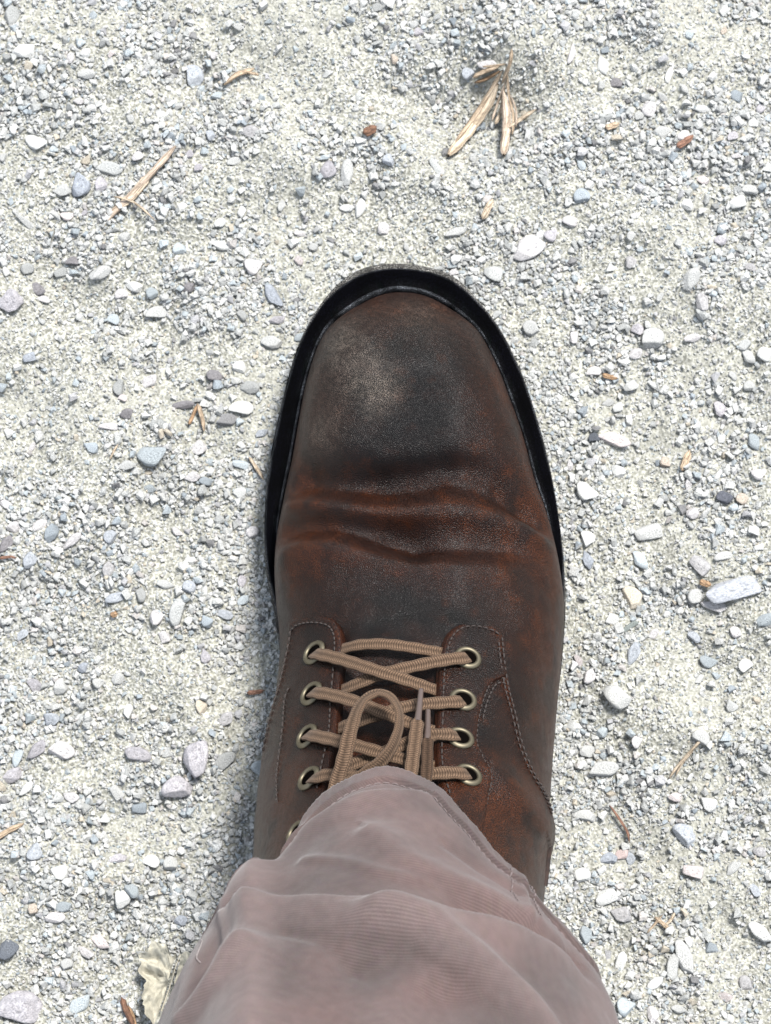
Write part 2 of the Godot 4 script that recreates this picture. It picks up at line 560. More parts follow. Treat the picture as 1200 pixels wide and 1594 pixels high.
# a flap of leather lying on the boot between two edges given as [s, angle]; thick, with a raw rounded edge
func flap(inner: Array, outer: Array, s1: float, thick: float, nap: float, rows := 190, cols := 56) -> ArrayMesh:
	var v := PackedVector3Array()
	var col := PackedColorArray()
	var s0: float = inner[0][0]
	var prof := [[0.0, -0.0008], [0.0, thick * 0.45], [0.0003, thick * 0.8], [0.0009, thick * 0.97], [0.0018, thick]]
	var np := prof.size()
	for r in rows:
		var t := float(r) / (rows - 1)
		var s := s0 + (s1 - s0) * lerpf(t * t, t, 0.35) + 1e-5
		var ai := interp(inner, s)
		var ao := interp(outer, s)
		var per := (surf(s, (ai + ao) / 2 + 0.01) - surf(s, (ai + ao) / 2 - 0.01)).length() / 0.02
		var front := sqrt(clampf((s - s0) / 0.0014, 0.0, 1.0))
		for c in cols:
			var a := 0.0
			var off := 0.0
			var raw := 0.0
			var half := absf(ao - ai) / 2
			var sg := signf(ao - ai)
			if c < np:
				a = ai + sg * minf(prof[c][0] / per, half)
				off = prof[c][1]
				raw = 1.0 - float(c) / np
			elif c >= cols - np:
				var k := cols - 1 - c
				a = ao - sg * minf(prof[k][0] / per, half)
				off = prof[k][1]
				raw = 1.0 - float(k) / np
			else:
				var m := minf(0.0018 / per, half)
				a = lerpf(ai + sg * m, ao - sg * m, float(c - np + 1) / (cols - 2 * np + 1))
				off = thick
			a = clampf(a, 0.0, PI)
			off = minf(off, lerpf(-0.0008, thick, front))
			raw = maxf(raw, 1.0 - front)
			var p := over(s, a, off)
			# folds of the ankle on the outer side
			var f := ankle_fold(p)
			p += surf_n(s, a) * quarter_lift(p)
			v.append(p)
			var edge_nap := nap * bell(minf(absf(a - ai), absf(a - ao)) * per, 0.0035)
			edge_nap += 0.7 * bell(f, 5.0) + 0.9 * smoothstep(0.095, 0.125, p.z)
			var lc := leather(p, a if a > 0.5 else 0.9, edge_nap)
			lc = lc.lerp(Color(0.36, 0.10, 0.038), raw * 0.85)
			col.append(lc.lerp(Color(0.03, 0.014, 0.01), 0.9 if c == 0 or c == cols - 1 else 0.0))  # foot of each edge painted dark as a shadow gap under the flap
	return grid(v, cols, rows, col, PackedVector2Array(), false, outer[0][1] > outer[outer.size() - 1][1])

func ankle_fold(p: Vector3) -> float:
	return line_dist([[0.037, 0.111], [0.0409, 0.1160], [0.0459, 0.1223], [0.0530, 0.129]], p.x, p.z) * 1000.0

func quarter_lift(p: Vector3) -> float:
	var f := ankle_fold(p)
	return 0.0022 * (bell(f, 4.0) if f > 0 else bell(f, 7.0)) + crease(p) * 0.5

# a row of stitches along a line of [s, angle]
func stitches(line: Array, off: float, length := 0.0014, gap := 0.0007, rad := 0.00034) -> ArrayMesh:
	var pts := []
	for i in line.size(): pts.append(Vector3(line[i][0], line[i][1], off + (0.0011 if off < 0.0031 and off > 0.0 and line[i][0] < 0.1535 else 0.0)))
	var dense := catmull(pts, 24)
	var world := []
	for p in dense:
		var q := over(p.x, p.y, p.z)
		world.append([q + surf_n(p.x, p.y) * quarter_lift(q), surf_n(p.x, p.y)])
	return stitch_mesh(world, length, gap, rad)

func stitch_mesh(world: Array, length: float, gap: float, rad: float) -> ArrayMesh:
	var st := SurfaceTool.new()
	st.begin(Mesh.PRIMITIVE_TRIANGLES)
	var run := 0.0
	var start: Vector3 = world[0][0]
	var on := true
	for i in range(1, world.size()):
		run += (world[i][0] - world[i - 1][0]).length()
		if on and run >= length:
			capsule(st, start, world[i][0], world[i][1], rad)
			on = false
			run = 0.0
		elif not on and run >= gap:
			start = world[i][0]
			on = true
			run = 0.0
	return commit(st)

func capsule(st: SurfaceTool, a: Vector3, b: Vector3, up: Vector3, rad: float) -> void:
	var d := (b - a).normalized()
	var side := d.cross(up).normalized()
	var u := side.cross(d)
	var rings := [[-0.1, 0.25, -0.5], [0.12, 0.85, 0.0], [0.5, 1.0, 0.35], [0.88, 0.85, 0.0], [1.1, 0.25, -0.5]]
	var ps := []
	for r in rings:
		for k in 7:
			var an := TAU * k / 7
			ps.append(a.lerp(b, r[0]) + (side * cos(an) + u * sin(an)) * rad * r[1] + u * rad * r[2])
	for r in 4:
		for k in 7:
			var i := r * 7 + k
			var j := r * 7 + (k + 1) % 7
			for q in [i, i + 7, j, j, i + 7, j + 7]:
				st.add_vertex(ps[q])

# a flat woven ribbon through points, facing along the given ups
func ribbon(pts: Array, ups: Array, width: float, thick: float, taper0 := 1.0, taper1 := 1.0) -> ArrayMesh:
	var p := catmull(pts, 10)
	var u := catmull(ups, 10)
	var v := PackedVector3Array()
	var uv := PackedVector2Array()
	var cols := 15
	var run := 0.0
	for i in p.size():
		var d: Vector3 = (p[mini(i + 1, p.size() - 1)] - p[maxi(i - 1, 0)]).normalized()
		var side: Vector3 = d.cross(u[i]).normalized()
		var up: Vector3 = side.cross(d)
		if i > 0: run += (p[i] - p[i - 1]).length()
		var t := float(i) / (p.size() - 1)
		var w := width * lerpf(taper0, 1.0, smoothstep(0.0, 0.15, t)) * lerpf(1.0, taper1, smoothstep(0.8, 1.0, t)) * (1.0 + 0.05 * sin(run * 900.0))
		for c in cols:
			var a := TAU * c / (cols - 1)
			var ca := cos(a)
			var sa := sin(a)
			v.append(p[i] + side * (signf(ca) * pow(absf(ca), 0.35) * w / 2) + up * (signf(sa) * pow(absf(sa), 0.35) * thick / 2))
			uv.append(Vector2(run / 0.0062, float(c) / (cols - 1)))
	return grid(v, cols, p.size(), PackedColorArray(), uv)

func mm(a: Array) -> Array:
	var out := []
	for p in a: out.append(Vector3(p[0], p[1], p[2]) / 1000.0)
	return out

func lace_material(r: float, g: float, b: float) -> StandardMaterial3D:
	var m := std(r, g, b, 0.9)
	m.metallic_specular = 0.2
	# herringbone braid: ten lanes of slanted yarns
	var lanes := 12
	var height := func(x, y):
		var lane := float(y) / 192.0 * lanes
		var f := lane - floorf(lane)
		var s := f if int(lane) % 2 == 0 else 1.0 - f
		var ph := float(x) / 192.0 * 7.0 + s * 0.75
		var across := sin(PI * clampf(f, 0.0, 1.0))
		return clampf(pow(absf(sin(PI * ph)), 0.8) * (0.35 + 0.65 * across), 0.0, 1.0)
	var fuzz := seamless(192, 0.12, 3, FastNoiseLite.TYPE_SIMPLEX, 41)
	m.albedo_texture = image_of(192, func(x, y):
		var h: float = height.call(x, y)
		var k := clampf(0.42 + 0.5 * h + 0.35 * (fuzz.get_pixel(x, y).r - 0.5), 0.1, 1.0)
		return Color(k, k * 0.97, k * 0.93))
	relief(m, image_of(192, func(x, y):
		var h: float = height.call(x, y)
		h = clampf(h * 0.85 + 0.3 * (fuzz.get_pixel(x, y).r - 0.4), 0, 1)
		return Color(h, h, h)), 0.012)
	m.rim_enabled = true
	m.rim = 0.2
	return m

func tube_mesh(pts: Array, radii: Array, sides := 12) -> ArrayMesh:
	var v := PackedVector3Array()
	for i in pts.size():
		var d: Vector3 = (pts[mini(i + 1, pts.size() - 1)] - pts[maxi(i - 1, 0)]).normalized()
		var side := d.cross(Vector3(0.3, 0.8, 0.1)).normalized()
		var up := side.cross(d)
		for k in sides:
			var a := TAU * k / sides
			v.append(pts[i] + (side * cos(a) + up * sin(a)) * radii[i])
	return grid(v, sides, pts.size(), PackedColorArray(), PackedVector2Array(), true)

func lathe(profile: Array, n := 40) -> ArrayMesh:
	var v := PackedVector3Array()
	for p in profile:
		for k in n:
			var a := TAU * k / n
			v.append(Vector3(cos(a) * p[0], p[1], sin(a) * p[0]))
	return grid(v, n, profile.size(), PackedColorArray(), PackedVector2Array(), true, true)

# a point on the sole's outline, 0..1 left side from heel to toe, 1..2 right side from toe to heel
func sole_edge(k: float) -> Vector2:
	var f := 1.0 - k if k < 1.0 else k - 1.0
	var q := f * 0.5505
	var s := q * q
	var l := interp(SOLE_L, q)
	var r := interp(SOLE_R, q)
	if s > 0.255:
		var e := sqrt(maxf(0.0, 1.0 - pow((s - 0.255) / 0.048, 2)))
		var c := (l + r) / 2
		l = c + (l - c) * e
		r = c + (r - c) * e
	return Vector2(l if k < 1.0 else r, TIP_Z + s)

# the line where the upper meets the welt, at the same station
func welt_inner(k: float) -> Vector2:
	var f := 1.0 - k if k < 1.0 else k - 1.0
	var q := f * sqrt(0.285)
	var s := q * q
	var lr := upper_lr(s)
	var up := Vector2(lr.x if k < 1.0 else lr.y, TOE_Z + s)
	var o := sole_edge(k)
	var c := Vector2(0.008, o.y + 0.012 if o.y < 0.1 else o.y - 0.012)
	var inset := o + (c - o).normalized() * 0.009
	return up.lerp(inset, smoothstep(0.0, 0.05, up.y))

# a band swept round the sole: profile of [share of the welt's width from the upper outwards, height]
func sole_band(profile: Array, n: int, dust: bool) -> ArrayMesh:
	var v := PackedVector3Array()
	var col := PackedColorArray()
	for i in n:
		var k := 2.0 * i / (n - 1)
		# more stations round the toe
		k = 1.0 + signf(k - 1.0) * pow(absf(k - 1.0), 1.25)
		var o := sole_edge(k)
		var w := welt_inner(k)
		var toe := exp(-(o.y - TIP_Z) / 0.02)
		for p in profile:
			var share: float = p[0]
			if not dust and share > 0.6: share -= 0.32 * toe * (share - 0.4)
			var q := w.lerp(o, share)
			var y: float = p[1]
			if p.size() > 2: y = p[2] + arch(q.y)
			y += spring(q.y)
			v.append(Vector3(q.x, y, q.y))
			var d := clampf(0.42 + 0.9 * toe + 1.2 * n_mid.get_noise_3d(q.x * 2, y * 3, q.y * 2), 0.0, 1.0) if dust else 0.0
			var edge_light := 0.0
			if not dust: edge_light = (bell(p[0] - 0.12, 0.07) + bell(p[0] - 0.945, 0.04)) * (0.6 + 0.9 * n_skin.get_noise_3d(q.x * 2, 0, q.y * 2))  # highlights along bead and chamfer painted into the rubber colour
			col.append(Color(0.0065, 0.0068, 0.0085).lerp(Color(0.34, 0.36, 0.40), clampf(edge_light, 0.0, 1.0)).lerp(Color(0.75, 0.72, 0.67), d * 0.75))
	return grid(v, profile.size(), n, col)

# the waist of the sole stands clear of the ground in front of the heel
func arch(z: float) -> float:
	return 0.013 * smoothstep(0.06, 0.10, z)

func build_boot() -> void:
	var boot := thing("boot", "dark brown oiled leather lace-up boot with black rubber sole standing on the gravel", "boot")
	var hide := leather_material()
	# upper
	var rows := 300
	var cols := 170
	var v := PackedVector3Array()
	var col := PackedColorArray()
	for r in rows:
		var q := sqrt(0.2849) * r / (rows - 1)
		var s := q * q
		for c in cols:
			var a := PI * (c - 1) / (cols - 3)
			var ac := clampf(a, 0.0, PI)
			var p := surf(s, ac)
			var n := surf_n(clampf(s, 0.0005, 0.28), clampf(ac, 0.02, PI - 0.02))
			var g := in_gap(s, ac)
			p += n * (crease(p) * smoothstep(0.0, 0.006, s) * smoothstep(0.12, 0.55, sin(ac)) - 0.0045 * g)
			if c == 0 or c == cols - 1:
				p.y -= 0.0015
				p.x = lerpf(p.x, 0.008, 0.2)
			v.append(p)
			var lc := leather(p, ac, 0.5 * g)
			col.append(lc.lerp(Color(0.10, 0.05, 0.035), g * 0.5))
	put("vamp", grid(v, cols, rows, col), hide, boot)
	# quarters with their facings
	var thread := std(0.022, 0.015, 0.0125, 0.8)
	var qr := put("quarter", flap(GAP_R, QUARTER_R, 0.25, 0.0027, 0.8), hide, boot)
	tag(qr, "outer quarter with rounded facing and rust-red raw edge")
	var ql := put("quarter", flap(GAP_L, QUARTER_L, 0.25, 0.0036, 0.9), hide, boot)
	tag(ql, "inner quarter with a narrow facing and rust-red raw edge")
	put("eyestay", flap(EYESTAY_IN, EYESTAY_OUT, 0.25, 0.0038, 0.7), hide, qr)
	var rows_r := [
		[[0.2013, 1.388], [0.189, 1.438], [0.1679, 1.445], [0.1545, 1.448], [0.1462, 1.438], [0.142, 1.42], [0.1392, 1.39], [0.1374, 1.34], [0.1368, 1.275], [0.1376, 1.195], [0.139, 1.13], [0.1405, 1.10]],
		[[0.1405, 1.096], [0.1462, 1.082], [0.1569, 1.026], [0.1654, 0.967], [0.1779, 0.890], [0.1887, 0.751], [0.1960, 0.53], [0.2012, 0.42]],
		[[0.1425, 1.118], [0.1478, 1.105], [0.1575, 1.052], [0.1660, 0.993], [0.1785, 0.915], [0.1892, 0.78], [0.1965, 0.565], [0.2017, 0.45]],
		[[0.1558, 1.044], [0.1553, 1.093], [0.1574, 1.148], [0.1638, 1.196], [0.1729, 1.230], [0.1818, 1.234], [0.1881, 1.183], [0.1943, 1.138], [0.2006, 1.143], [0.2071, 1.164]],
		[[0.1575, 1.038], [0.1572, 1.082], [0.1592, 1.128], [0.1652, 1.172], [0.1729, 1.203]]]
	for l in rows_r:
		tag(put("stitching", stitches(l, 0.0041 if l[0][1] > 1.3 else 0.0030), thread, qr), "", "", "", "stuff")
	var rows_l := [
		[[0.1978, 2.075], [0.1880, 2.062], [0.1770, 2.046], [0.1669, 2.054], [0.1535, 2.070], [0.1415, 2.098], [0.1368, 2.135], [0.1345, 2.19], [0.1328, 2.31], [0.1325, 2.46], [0.134, 2.53]],
		[[0.134, 2.535], [0.1457, 2.575], [0.1550, 2.63], [0.165, 2.70], [0.178, 2.83]],
		[[0.157, 2.47], [0.161, 2.50], [0.170, 2.48], [0.180, 2.50], [0.190, 2.50], [0.20, 2.44]]]
	for l in rows_l:
		tag(put("stitching", stitches(l, 0.0039), thread, ql), "", "", "", "stuff")
	# the strip that closes the outer quarter's lower edge
	put("back_strap", tube_mesh(strap_line(), strap_radii(), 10), strap_material(), boot)
	# tongue
	var tin := [[0.1545, 1.50], [0.1552, 1.47], [0.16, 1.46], [0.25, 1.44]]
	var tout := [[0.1545, 1.50], [0.1552, 2.03], [0.16, 2.04], [0.25, 2.04]]
	var tongue := put("tongue", sunk_flap(tin, tout), hide, boot)
	tag(put("stitching", stitches([[0.1568, 1.60], [0.1568, 1.75], [0.1568, 1.9]], -0.0001), thread, tongue), "", "", "", "stuff")
	# eyelets
	var metal := std(0.14, 0.122, 0.086, 0.38)
	metal.metallic = 1.0
	metal.roughness_texture = grey_tex(seamless(128, 0.06, 3, FastNoiseLite.TYPE_SIMPLEX, 6), 0.6, 1.0)
	metal.roughness = 0.62
	var hole := std(0.002, 0.0016, 0.0014, 0.95)
	hole.metallic_specular = 0.05
	var ring := lathe([[0.0026, -0.0022], [0.00262, 0.0002], [0.00285, 0.0007], [0.0033, 0.00095], [0.0038, 0.0008], [0.00425, 0.0003], [0.0044, -0.0002], [0.0042, -0.0006]])
	var disc := lathe([[0.00001, 0.00012], [0.0026, 0.0001], [0.0026, -0.0008]], 28)
	for e in [[0.1452, 2.254], [0.1613, 2.217], [0.1774, 2.219], [0.1939, 2.148], [0.2135, 2.20], [0.1494, 1.318], [0.1659, 1.334], [0.1806, 1.343], [0.1942, 1.285], [0.2230, 1.22]]:
		var n := surf_n(e[0], e[1])
		var x := n.cross(Vector3(0, 0.5, 1)).normalized()
		var ey := put("eyelet", ring, metal, boot)
		ey.transform = Transform3D(Basis(x, n, x.cross(n)), over(e[0], e[1], 0.0041) + n * quarter_lift(surf(e[0], e[1]))).scaled_local(Vector3(1.14, 1, 1.14))
		put("eyelet_hole", disc, hole, ey)
	build_laces(boot)
	# sole
	var rubber := std(0.25, 0.25, 0.25, 0.8)
	rubber.vertex_color_use_as_albedo = true
	var spk := seamless(256, 0.25, 2, FastNoiseLite.TYPE_SIMPLEX, 61)
	rubber.albedo_color = Color.WHITE
	rubber.metallic_specular = 0.11
	rubber.albedo_texture = image_of(256, func(x, y):
		var g: float = spk.get_pixel(x, y).r
		var k := 1.0 if g > 0.74 else 0.14 + 0.2 * g
		return Color(k, k, k))
	relief(rubber, grey_tex(spk, 0, 1), 0.015)
	triplanar(rubber, 1.0 / 0.03)
	var top := 0.0222
	put("welt", sole_band([[-0.5, top - 0.004], [-0.06, top], [0.02, top + 0.0010], [0.08, top + 0.0023], [0.14, top + 0.0025], [0.19, top + 0.0016], [0.215, top - 0.0006], [0.24, top - 0.0016], [0.5, top - 0.0013], [0.84, top - 0.0013], [0.90, top - 0.0016], [0.95, top - 0.0026], [0.97, top - 0.0045], [0.97, top - 0.0105]], 260, false), rubber, boot)
	put("outsole", sole_band([[0.90, top - 0.0100], [1.02, top - 0.0102], [1.07, top - 0.0112], [1.09, top - 0.0135], [1.07, 0.0, 0.0015], [0.98, 0.0, 0.0], [0.3, 0.0, 0.0002], [-0.6, 0.0, 0.0002], [-2.6, 0.0, 0.0004]], 260, true), rubber, boot)
	var hv := PackedVector3Array()
	for y in [-0.0012, 0.0, 0.0125, 0.014]:
		for i in 60:
			var a := PI * i / 59.0
			var f := 0.0 if y < -0.001 else 1.0
			hv.append(Vector3(0.0075 + 0.041 * cos(a) * lerpf(0.97, 1.0, f), y, 0.165 + 0.046 * sin(a)))
		hv.append(Vector3(-0.0335, y, 0.135))
		hv.append(Vector3(0.0475, y, 0.135))
	put("heel", grid(hv, 62, 4, PackedColorArray(), PackedVector2Array(), true), std(0.012, 0.012, 0.0135, 0.7), boot)

func strap_line() -> Array:
	var out := []
	for p in [[0.1985, 0.52], [0.2025, 0.44], [0.2075, 0.36], [0.213, 0.30], [0.219, 0.26], [0.225, 0.24]]: out.append(over(p[0], p[1], 0.0018))
	return catmull(out, 8)

func strap_radii() -> Array:
	var out := []
	for i in 41: out.append(0.0019 * minf(1.0, 0.4 + i * 0.1))
	return out

func strap_material() -> StandardMaterial3D:
	var m := std(0.050, 0.022, 0.013, 0.75)
	m.albedo_texture = grey_tex(seamless(128, 0.05, 4, FastNoiseLite.TYPE_SIMPLEX, 91), 0.4, 1.0)
	triplanar(m, 40.0)
	return m

func sunk_flap(inner: Array, outer: Array) -> ArrayMesh:
	var v := PackedVector3Array()
	var col := PackedColorArray()
	for r in 70:
		var s := 0.1546 + 0.07 * r / 69.0
		var ai := interp(inner, s)
		var ao := interp(outer, s)
		for c in 40:
			var a := lerpf(ai, ao, c / 39.0)
			var p := over(s, a, 0)
			p += surf_n(s, a) * (-0.0030 + crease(p) * 0.5 + 0.0009 * n_mid.get_noise_3d(p.x * 2, p.y, p.z * 1.3) - (0.003 if r == 0 else 0.0))
			v.append(p)
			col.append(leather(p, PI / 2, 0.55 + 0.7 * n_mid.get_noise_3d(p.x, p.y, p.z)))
	return grid(v, 40, 70, col)

func build_laces(boot: Node3D) -> void:
	var lace := Node3D.new()
	lace.name = "shoelace"
	boot.add_child(lace)
	tag(lace, "flat woven tan shoelace tied in a bow over the tongue")
	var mat := lace_material(0.165, 0.114, 0.082)
	var dark := lace_material(0.085, 0.056, 0.04)
	var strands := [
		[[-20.6, 79.3, 64.9], [-14.8, 86.0, 64.4], [-9.1, 90.1, 63.6], [0.0, 93.3, 63.8], [9.0, 94.4, 65.1], [18.1, 93.5, 66.6], [23.8, 90.7, 67.3]],
		[[30.2, 90.4, 68.0], [27.1, 97.5, 69.2], [20.3, 100.0, 70.4], [9.0, 100.7, 72.8], [-2.2, 101.0, 75.7], [-11.2, 98.6, 79.1], [-15.8, 94.5, 80.4], [-19.9, 91.8, 82.1]],
		[[-26.7, 74.0, 64.4], [-23.7, 85.2, 66.2], [-15.8, 94.0, 69.2], [-4.5, 102.9, 74.0], [6.7, 104.7, 77.8], [15.2, 102.9, 80.5], [20.2, 100.7, 81.8]],
		[[28.3, 101.8, 84.9], [25.4, 109.0, 86.0], [20.0, 110.5, 86.6], [13.4, 110.7, 87.1], [6.7, 110.3, 88.1], [-4.4, 111.5, 91.6], [-13.4, 108.2, 94.2], [-19.0, 102.8, 96.0]],
		[[-27.3, 83.6, 79.7], [-24.4, 95.1, 81.1], [-17.9, 102.1, 83.1], [-8.9, 109.7, 86.7], [0.0, 115.0, 90.9], [8.9, 114.5, 94.4], [17.7, 113.1, 97.2], [22.2, 112.4, 98.4]],
		[[26.0, 113.0, 98.8], [23.2, 119.6, 98.7], [19.8, 120.4, 98.7], [15.9, 119.9, 99.0], [8.8, 120.8, 101.3], [0.0, 122.6, 104.9], [-11.0, 122.1, 109.2], [-18.8, 116.5, 112.0]],
		[[-28.9, 92.7, 95.6], [-25.4, 106.2, 97.5], [-17.7, 115.5, 100.1], [-6.6, 124.6, 104.0], [4.4, 128.1, 107.6], [13.1, 125.8, 109.6], [20.8, 123.2, 111.1]],
		[[29.4, 122.4, 112.8], [26.6, 130.1, 113.1], [21.8, 132.3, 113.1], [15.7, 133.1, 113.6], [6.5, 132.8, 115.1], [-8.7, 133.5, 120.8]],
		[[-27.3, 109.4, 113.0], [-23.7, 122.0, 113.6], [-18.6, 126.5, 113.2], [-8.7, 134.0, 115.2], [4.3, 139.7, 120.7], [17.3, 135.8, 124.7]]]
	for i in strands.size():
		var p := mm(strands[i])
		var ups := []
		for q in p: ups.append(Vector3(clampf(q.x * 16.0, -0.42, 0.42), 0.82, -0.5).normalized())
		put("lace_strand", ribbon(p, ups, 0.0048 if i == 0 else 0.0051, 0.0010), mat, lace)
	var loop := mm([[-18.2, 138.8, 123.9], [-16.1, 136.8, 116.0], [-13.9, 136.7, 108.4], [-12.0, 133.5, 99.3], [-9.6, 128.6, 91.3], [-6.6, 125.6, 86.8], [-2.2, 125.0, 84.9], [2.2, 127.3, 87.2], [4.8, 131.5, 93.6], [3.5, 135.9, 101.8], [-0.4, 138.5, 108.7], [-6.5, 138.2, 114.1], [-13.0, 137.5, 118.3]])
	var ups := [Vector3(-0.1, 0.85, -0.5), Vector3(-0.15, 0.85, -0.5), Vector3(-0.2, 0.85, -0.5), Vector3(-0.35, 0.8, -0.5), Vector3(-0.6, 0.6, -0.55), Vector3(-0.45, 0.5, -0.75), Vector3(0.05, 0.5, -0.85), Vector3(0.6, 0.5, -0.6), Vector3(0.9, 0.42, -0.1), Vector3(0.85, 0.45, 0.1), Vector3(0.75, 0.6, 0.3), Vector3(0.5, 0.8, 0.2), Vector3(0.2, 0.9, 0.0)]
	tag(put("bow_loop", ribbon(loop, ups, 0.0054, 0.0013), mat, lace), "standing loop of the bow, bent over at its top")
	var up1 := [Vector3(0.1, 0.8, -0.6), Vector3(0.1, 0.8, -0.6), Vector3(0.1, 0.8, -0.6), Vector3(0.1, 0.8, -0.6)]
	put("lace_end", ribbon(mm([[11.0, 121.5, 93.7], [10.3, 126.7, 99.8], [9.4, 133.0, 107.0], [8.2, 139.9, 116.4]]), up1, 0.0048, 0.0019, 0.5), mat, lace)
	tag(put("lace_end", ribbon(mm([[14.3, 126.1, 100.8], [14.2, 130.3, 105.7], [13.9, 134.9, 111.6], [13.4, 140.4, 118.6]]), up1, 0.0041, 0.0022, 0.5), dark, lace), "frayed darker end of the lace")
	var tip := std(0.06, 0.042, 0.036, 0.32)
	put("aglet", tube_mesh(catmull(mm([[12.25, 115.6, 82.7], [12.2, 116.0, 83.3], [11.7, 118.7, 88.5], [11.0, 122.2, 94.6]]), 4), [0.0002, 0.0006, 0.00085, 0.0009, 0.00095, 0.00095, 0.001, 0.001, 0.00105, 0.0011, 0.0012, 0.0013, 0.0013]), tip, lace)
	put("aglet", tube_mesh(catmull(mm([[14.65, 117.3, 90.0], [14.6, 117.7, 90.6], [14.5, 122.0, 96.0], [14.2, 126.7, 101.5]]), 4), [0.0002, 0.0006, 0.00085, 0.0009, 0.00095, 0.00095, 0.001, 0.001, 0.00105, 0.0011, 0.0012, 0.0013, 0.0013]), tip, lace)

# ---------------------------------------------------------------- trouser leg
const LEG_BASE := Vector3(0.0016, 0.11591, 0.15962)
const LEG_UP := Vector3(-0.01, 0.80898, 0.58776)
const LEG_FRONT := Vector3(0, 0.58779, -0.80902)
const LEG_W := [[0.0, 0.0550], [0.03, 0.0580], [0.05, 0.0622], [0.067, 0.0682], [0.1, 0.0755], [0.2, 0.079], [0.45, 0.085], [0.9, 0.096]]
const LEG_D := [[0.0, 0.058], [0.065, 0.064], [0.2, 0.074], [0.45, 0.08], [0.9, 0.094]]
# where the hem lies along the leg: [angle, distance]
const HEM := [[-1.58, -0.03], [-0.6, 0.0], [0.0, 0.054], [0.4, 0.067], [0.66, 0.0635], [0.914, 0.0545], [1.035, 0.0450], [1.18, 0.0295], [1.33, 0.0128], [1.49, 0.003], [1.6, 0.0], [1.73, 0.0036], [1.86, 0.0099], [1.99, 0.0187], [2.107, 0.0318], [2.225, 0.0425], [2.4, 0.0535], [2.6, 0.0585], [2.85, 0.050], [3.2, 0.022], [3.7, -0.012], [4.72, -0.03]]
# folds: height in mm, width above and below the line in mm, line of [angle, distance along the leg]
const FOLDS := [
	[1.8, 9.0, 3.0, [[2.12, 0.0455], [2.087, 0.0398], [1.959, 0.0343], [1.835, 0.0292], [1.684, 0.0251], [1.463, 0.0228]]],
	[2.2, 5.0, 8.0, [[1.643, 0.0517], [1.476, 0.0716], [1.297, 0.0810], [1.076, 0.0909], [0.763, 0.0900]]],
	[5.0, 16.0, 6.0, [[2.20, 0.060], [2.122, 0.0878], [2.069, 0.1231], [2.032, 0.1603], [2.0, 0.20]]],
	[4.2, 13.0, 5.0, [[2.122, 0.0878], [1.825, 0.0985], [1.585, 0.1063], [1.360, 0.1101], [1.090, 0.1080], [0.85, 0.0985]]],
	[4.5, 8.0, 7.0, [[1.566, 0.1125], [1.457, 0.1179], [1.314, 0.1270], [1.162, 0.1390], [1.000, 0.1545], [0.9, 0.17]]],
	[4.0, 7.0, 7.0, [[2.084, 0.1223], [2.229, 0.1328], [2.403, 0.1365]]],
	[-5.0, 12.0, 12.0, [[1.667, 0.1361], [1.707, 0.1583], [1.72, 0.18]]],
	[-5.0, 11.0, 11.0, [[1.366, 0.1496], [1.392, 0.1685], [1.41, 0.19]]],
	[-3.5, 8.0, 8.0, [[1.25, 0.0980], [1.0, 0.0995], [0.7, 0.094]]],
	[-3.0, 10.0, 10.0, [[2.2, 0.085], [2.3, 0.105], [2.35, 0.125]]],
	[-1.4, 11.0, 11.0, [[0.75, 0.060], [0.5, 0.066], [0.2, 0.066], [-0.1, 0.055]]],
	[0.9, 2.6, 3.4, [[1.95, 0.062], [1.75, 0.069], [1.6, 0.078], [1.45, 0.083]]],
	[-0.9, 2.6, 3.0, [[1.3, 0.055], [1.15, 0.066], [0.98, 0.074]]],
	[0.8, 2.4, 3.2, [[1.45, 0.128], [1.3, 0.139], [1.18, 0.152]]],
	[-0.9, 2.4, 3.4, [[1.95, 0.112], [1.8, 0.120], [1.7, 0.131]]],
	[0.8, 2.6, 3.0, [[2.32, 0.075], [2.26, 0.092], [2.25, 0.11]]],
	[-4.0, 12.0, 12.0, [[2.28, 0.040], [2.5, 0.052], [2.8, 0.058], [3.1, 0.05]]],
	[3.0, 8.0, 10.0, [[1.6, 0.2], [1.3, 0.215], [0.9, 0.24]]],
	[4.0, 12.0, 14.0, [[2.2, 0.30], [1.6, 0.34], [1.0, 0.31]]],
	[-4.0, 16.0, 14.0, [[0.4, 0.42], [1.2, 0.45], [2.2, 0.43]]]]

func leg(t: float, f: float, off: float) -> Vector3:
	var e := 2.0 / 2.15
	var c := cos(f)
	var s := sin(f)
	return LEG_BASE + LEG_UP * t + Vector3(1, 0, 0) * (interp(LEG_W, t) + off) * signf(c) * pow(absf(c), e) + LEG_FRONT * (interp(LEG_D, t) + off) * signf(s) * pow(absf(s), e)

func hem_at(f: float) -> float:
	while f > 4.7124: f -= TAU
	return interp(HEM, f)

func fold(t: float, f: float) -> float:
	var d := 0.0
	for i in FOLDS.size():
		var q: Array = FOLDS[i]
		var k: float = line_dist(fold_lines[i], f * 0.068, t) * 1000.0
		var w: float = q[1] if k < 0 else q[2]
		if absf(k) < w * 2.6: d += 1.4 * q[0] * bell(k, w * 0.92)
	var x := f * 0.068
	d += 1.3 * n_low.get_noise_2d(x * 1.7 + 2.0, t * 1.2) + 0.45 * n_mid.get_noise_2d(x * 0.6, t * 0.6)
	return d / 1000.0

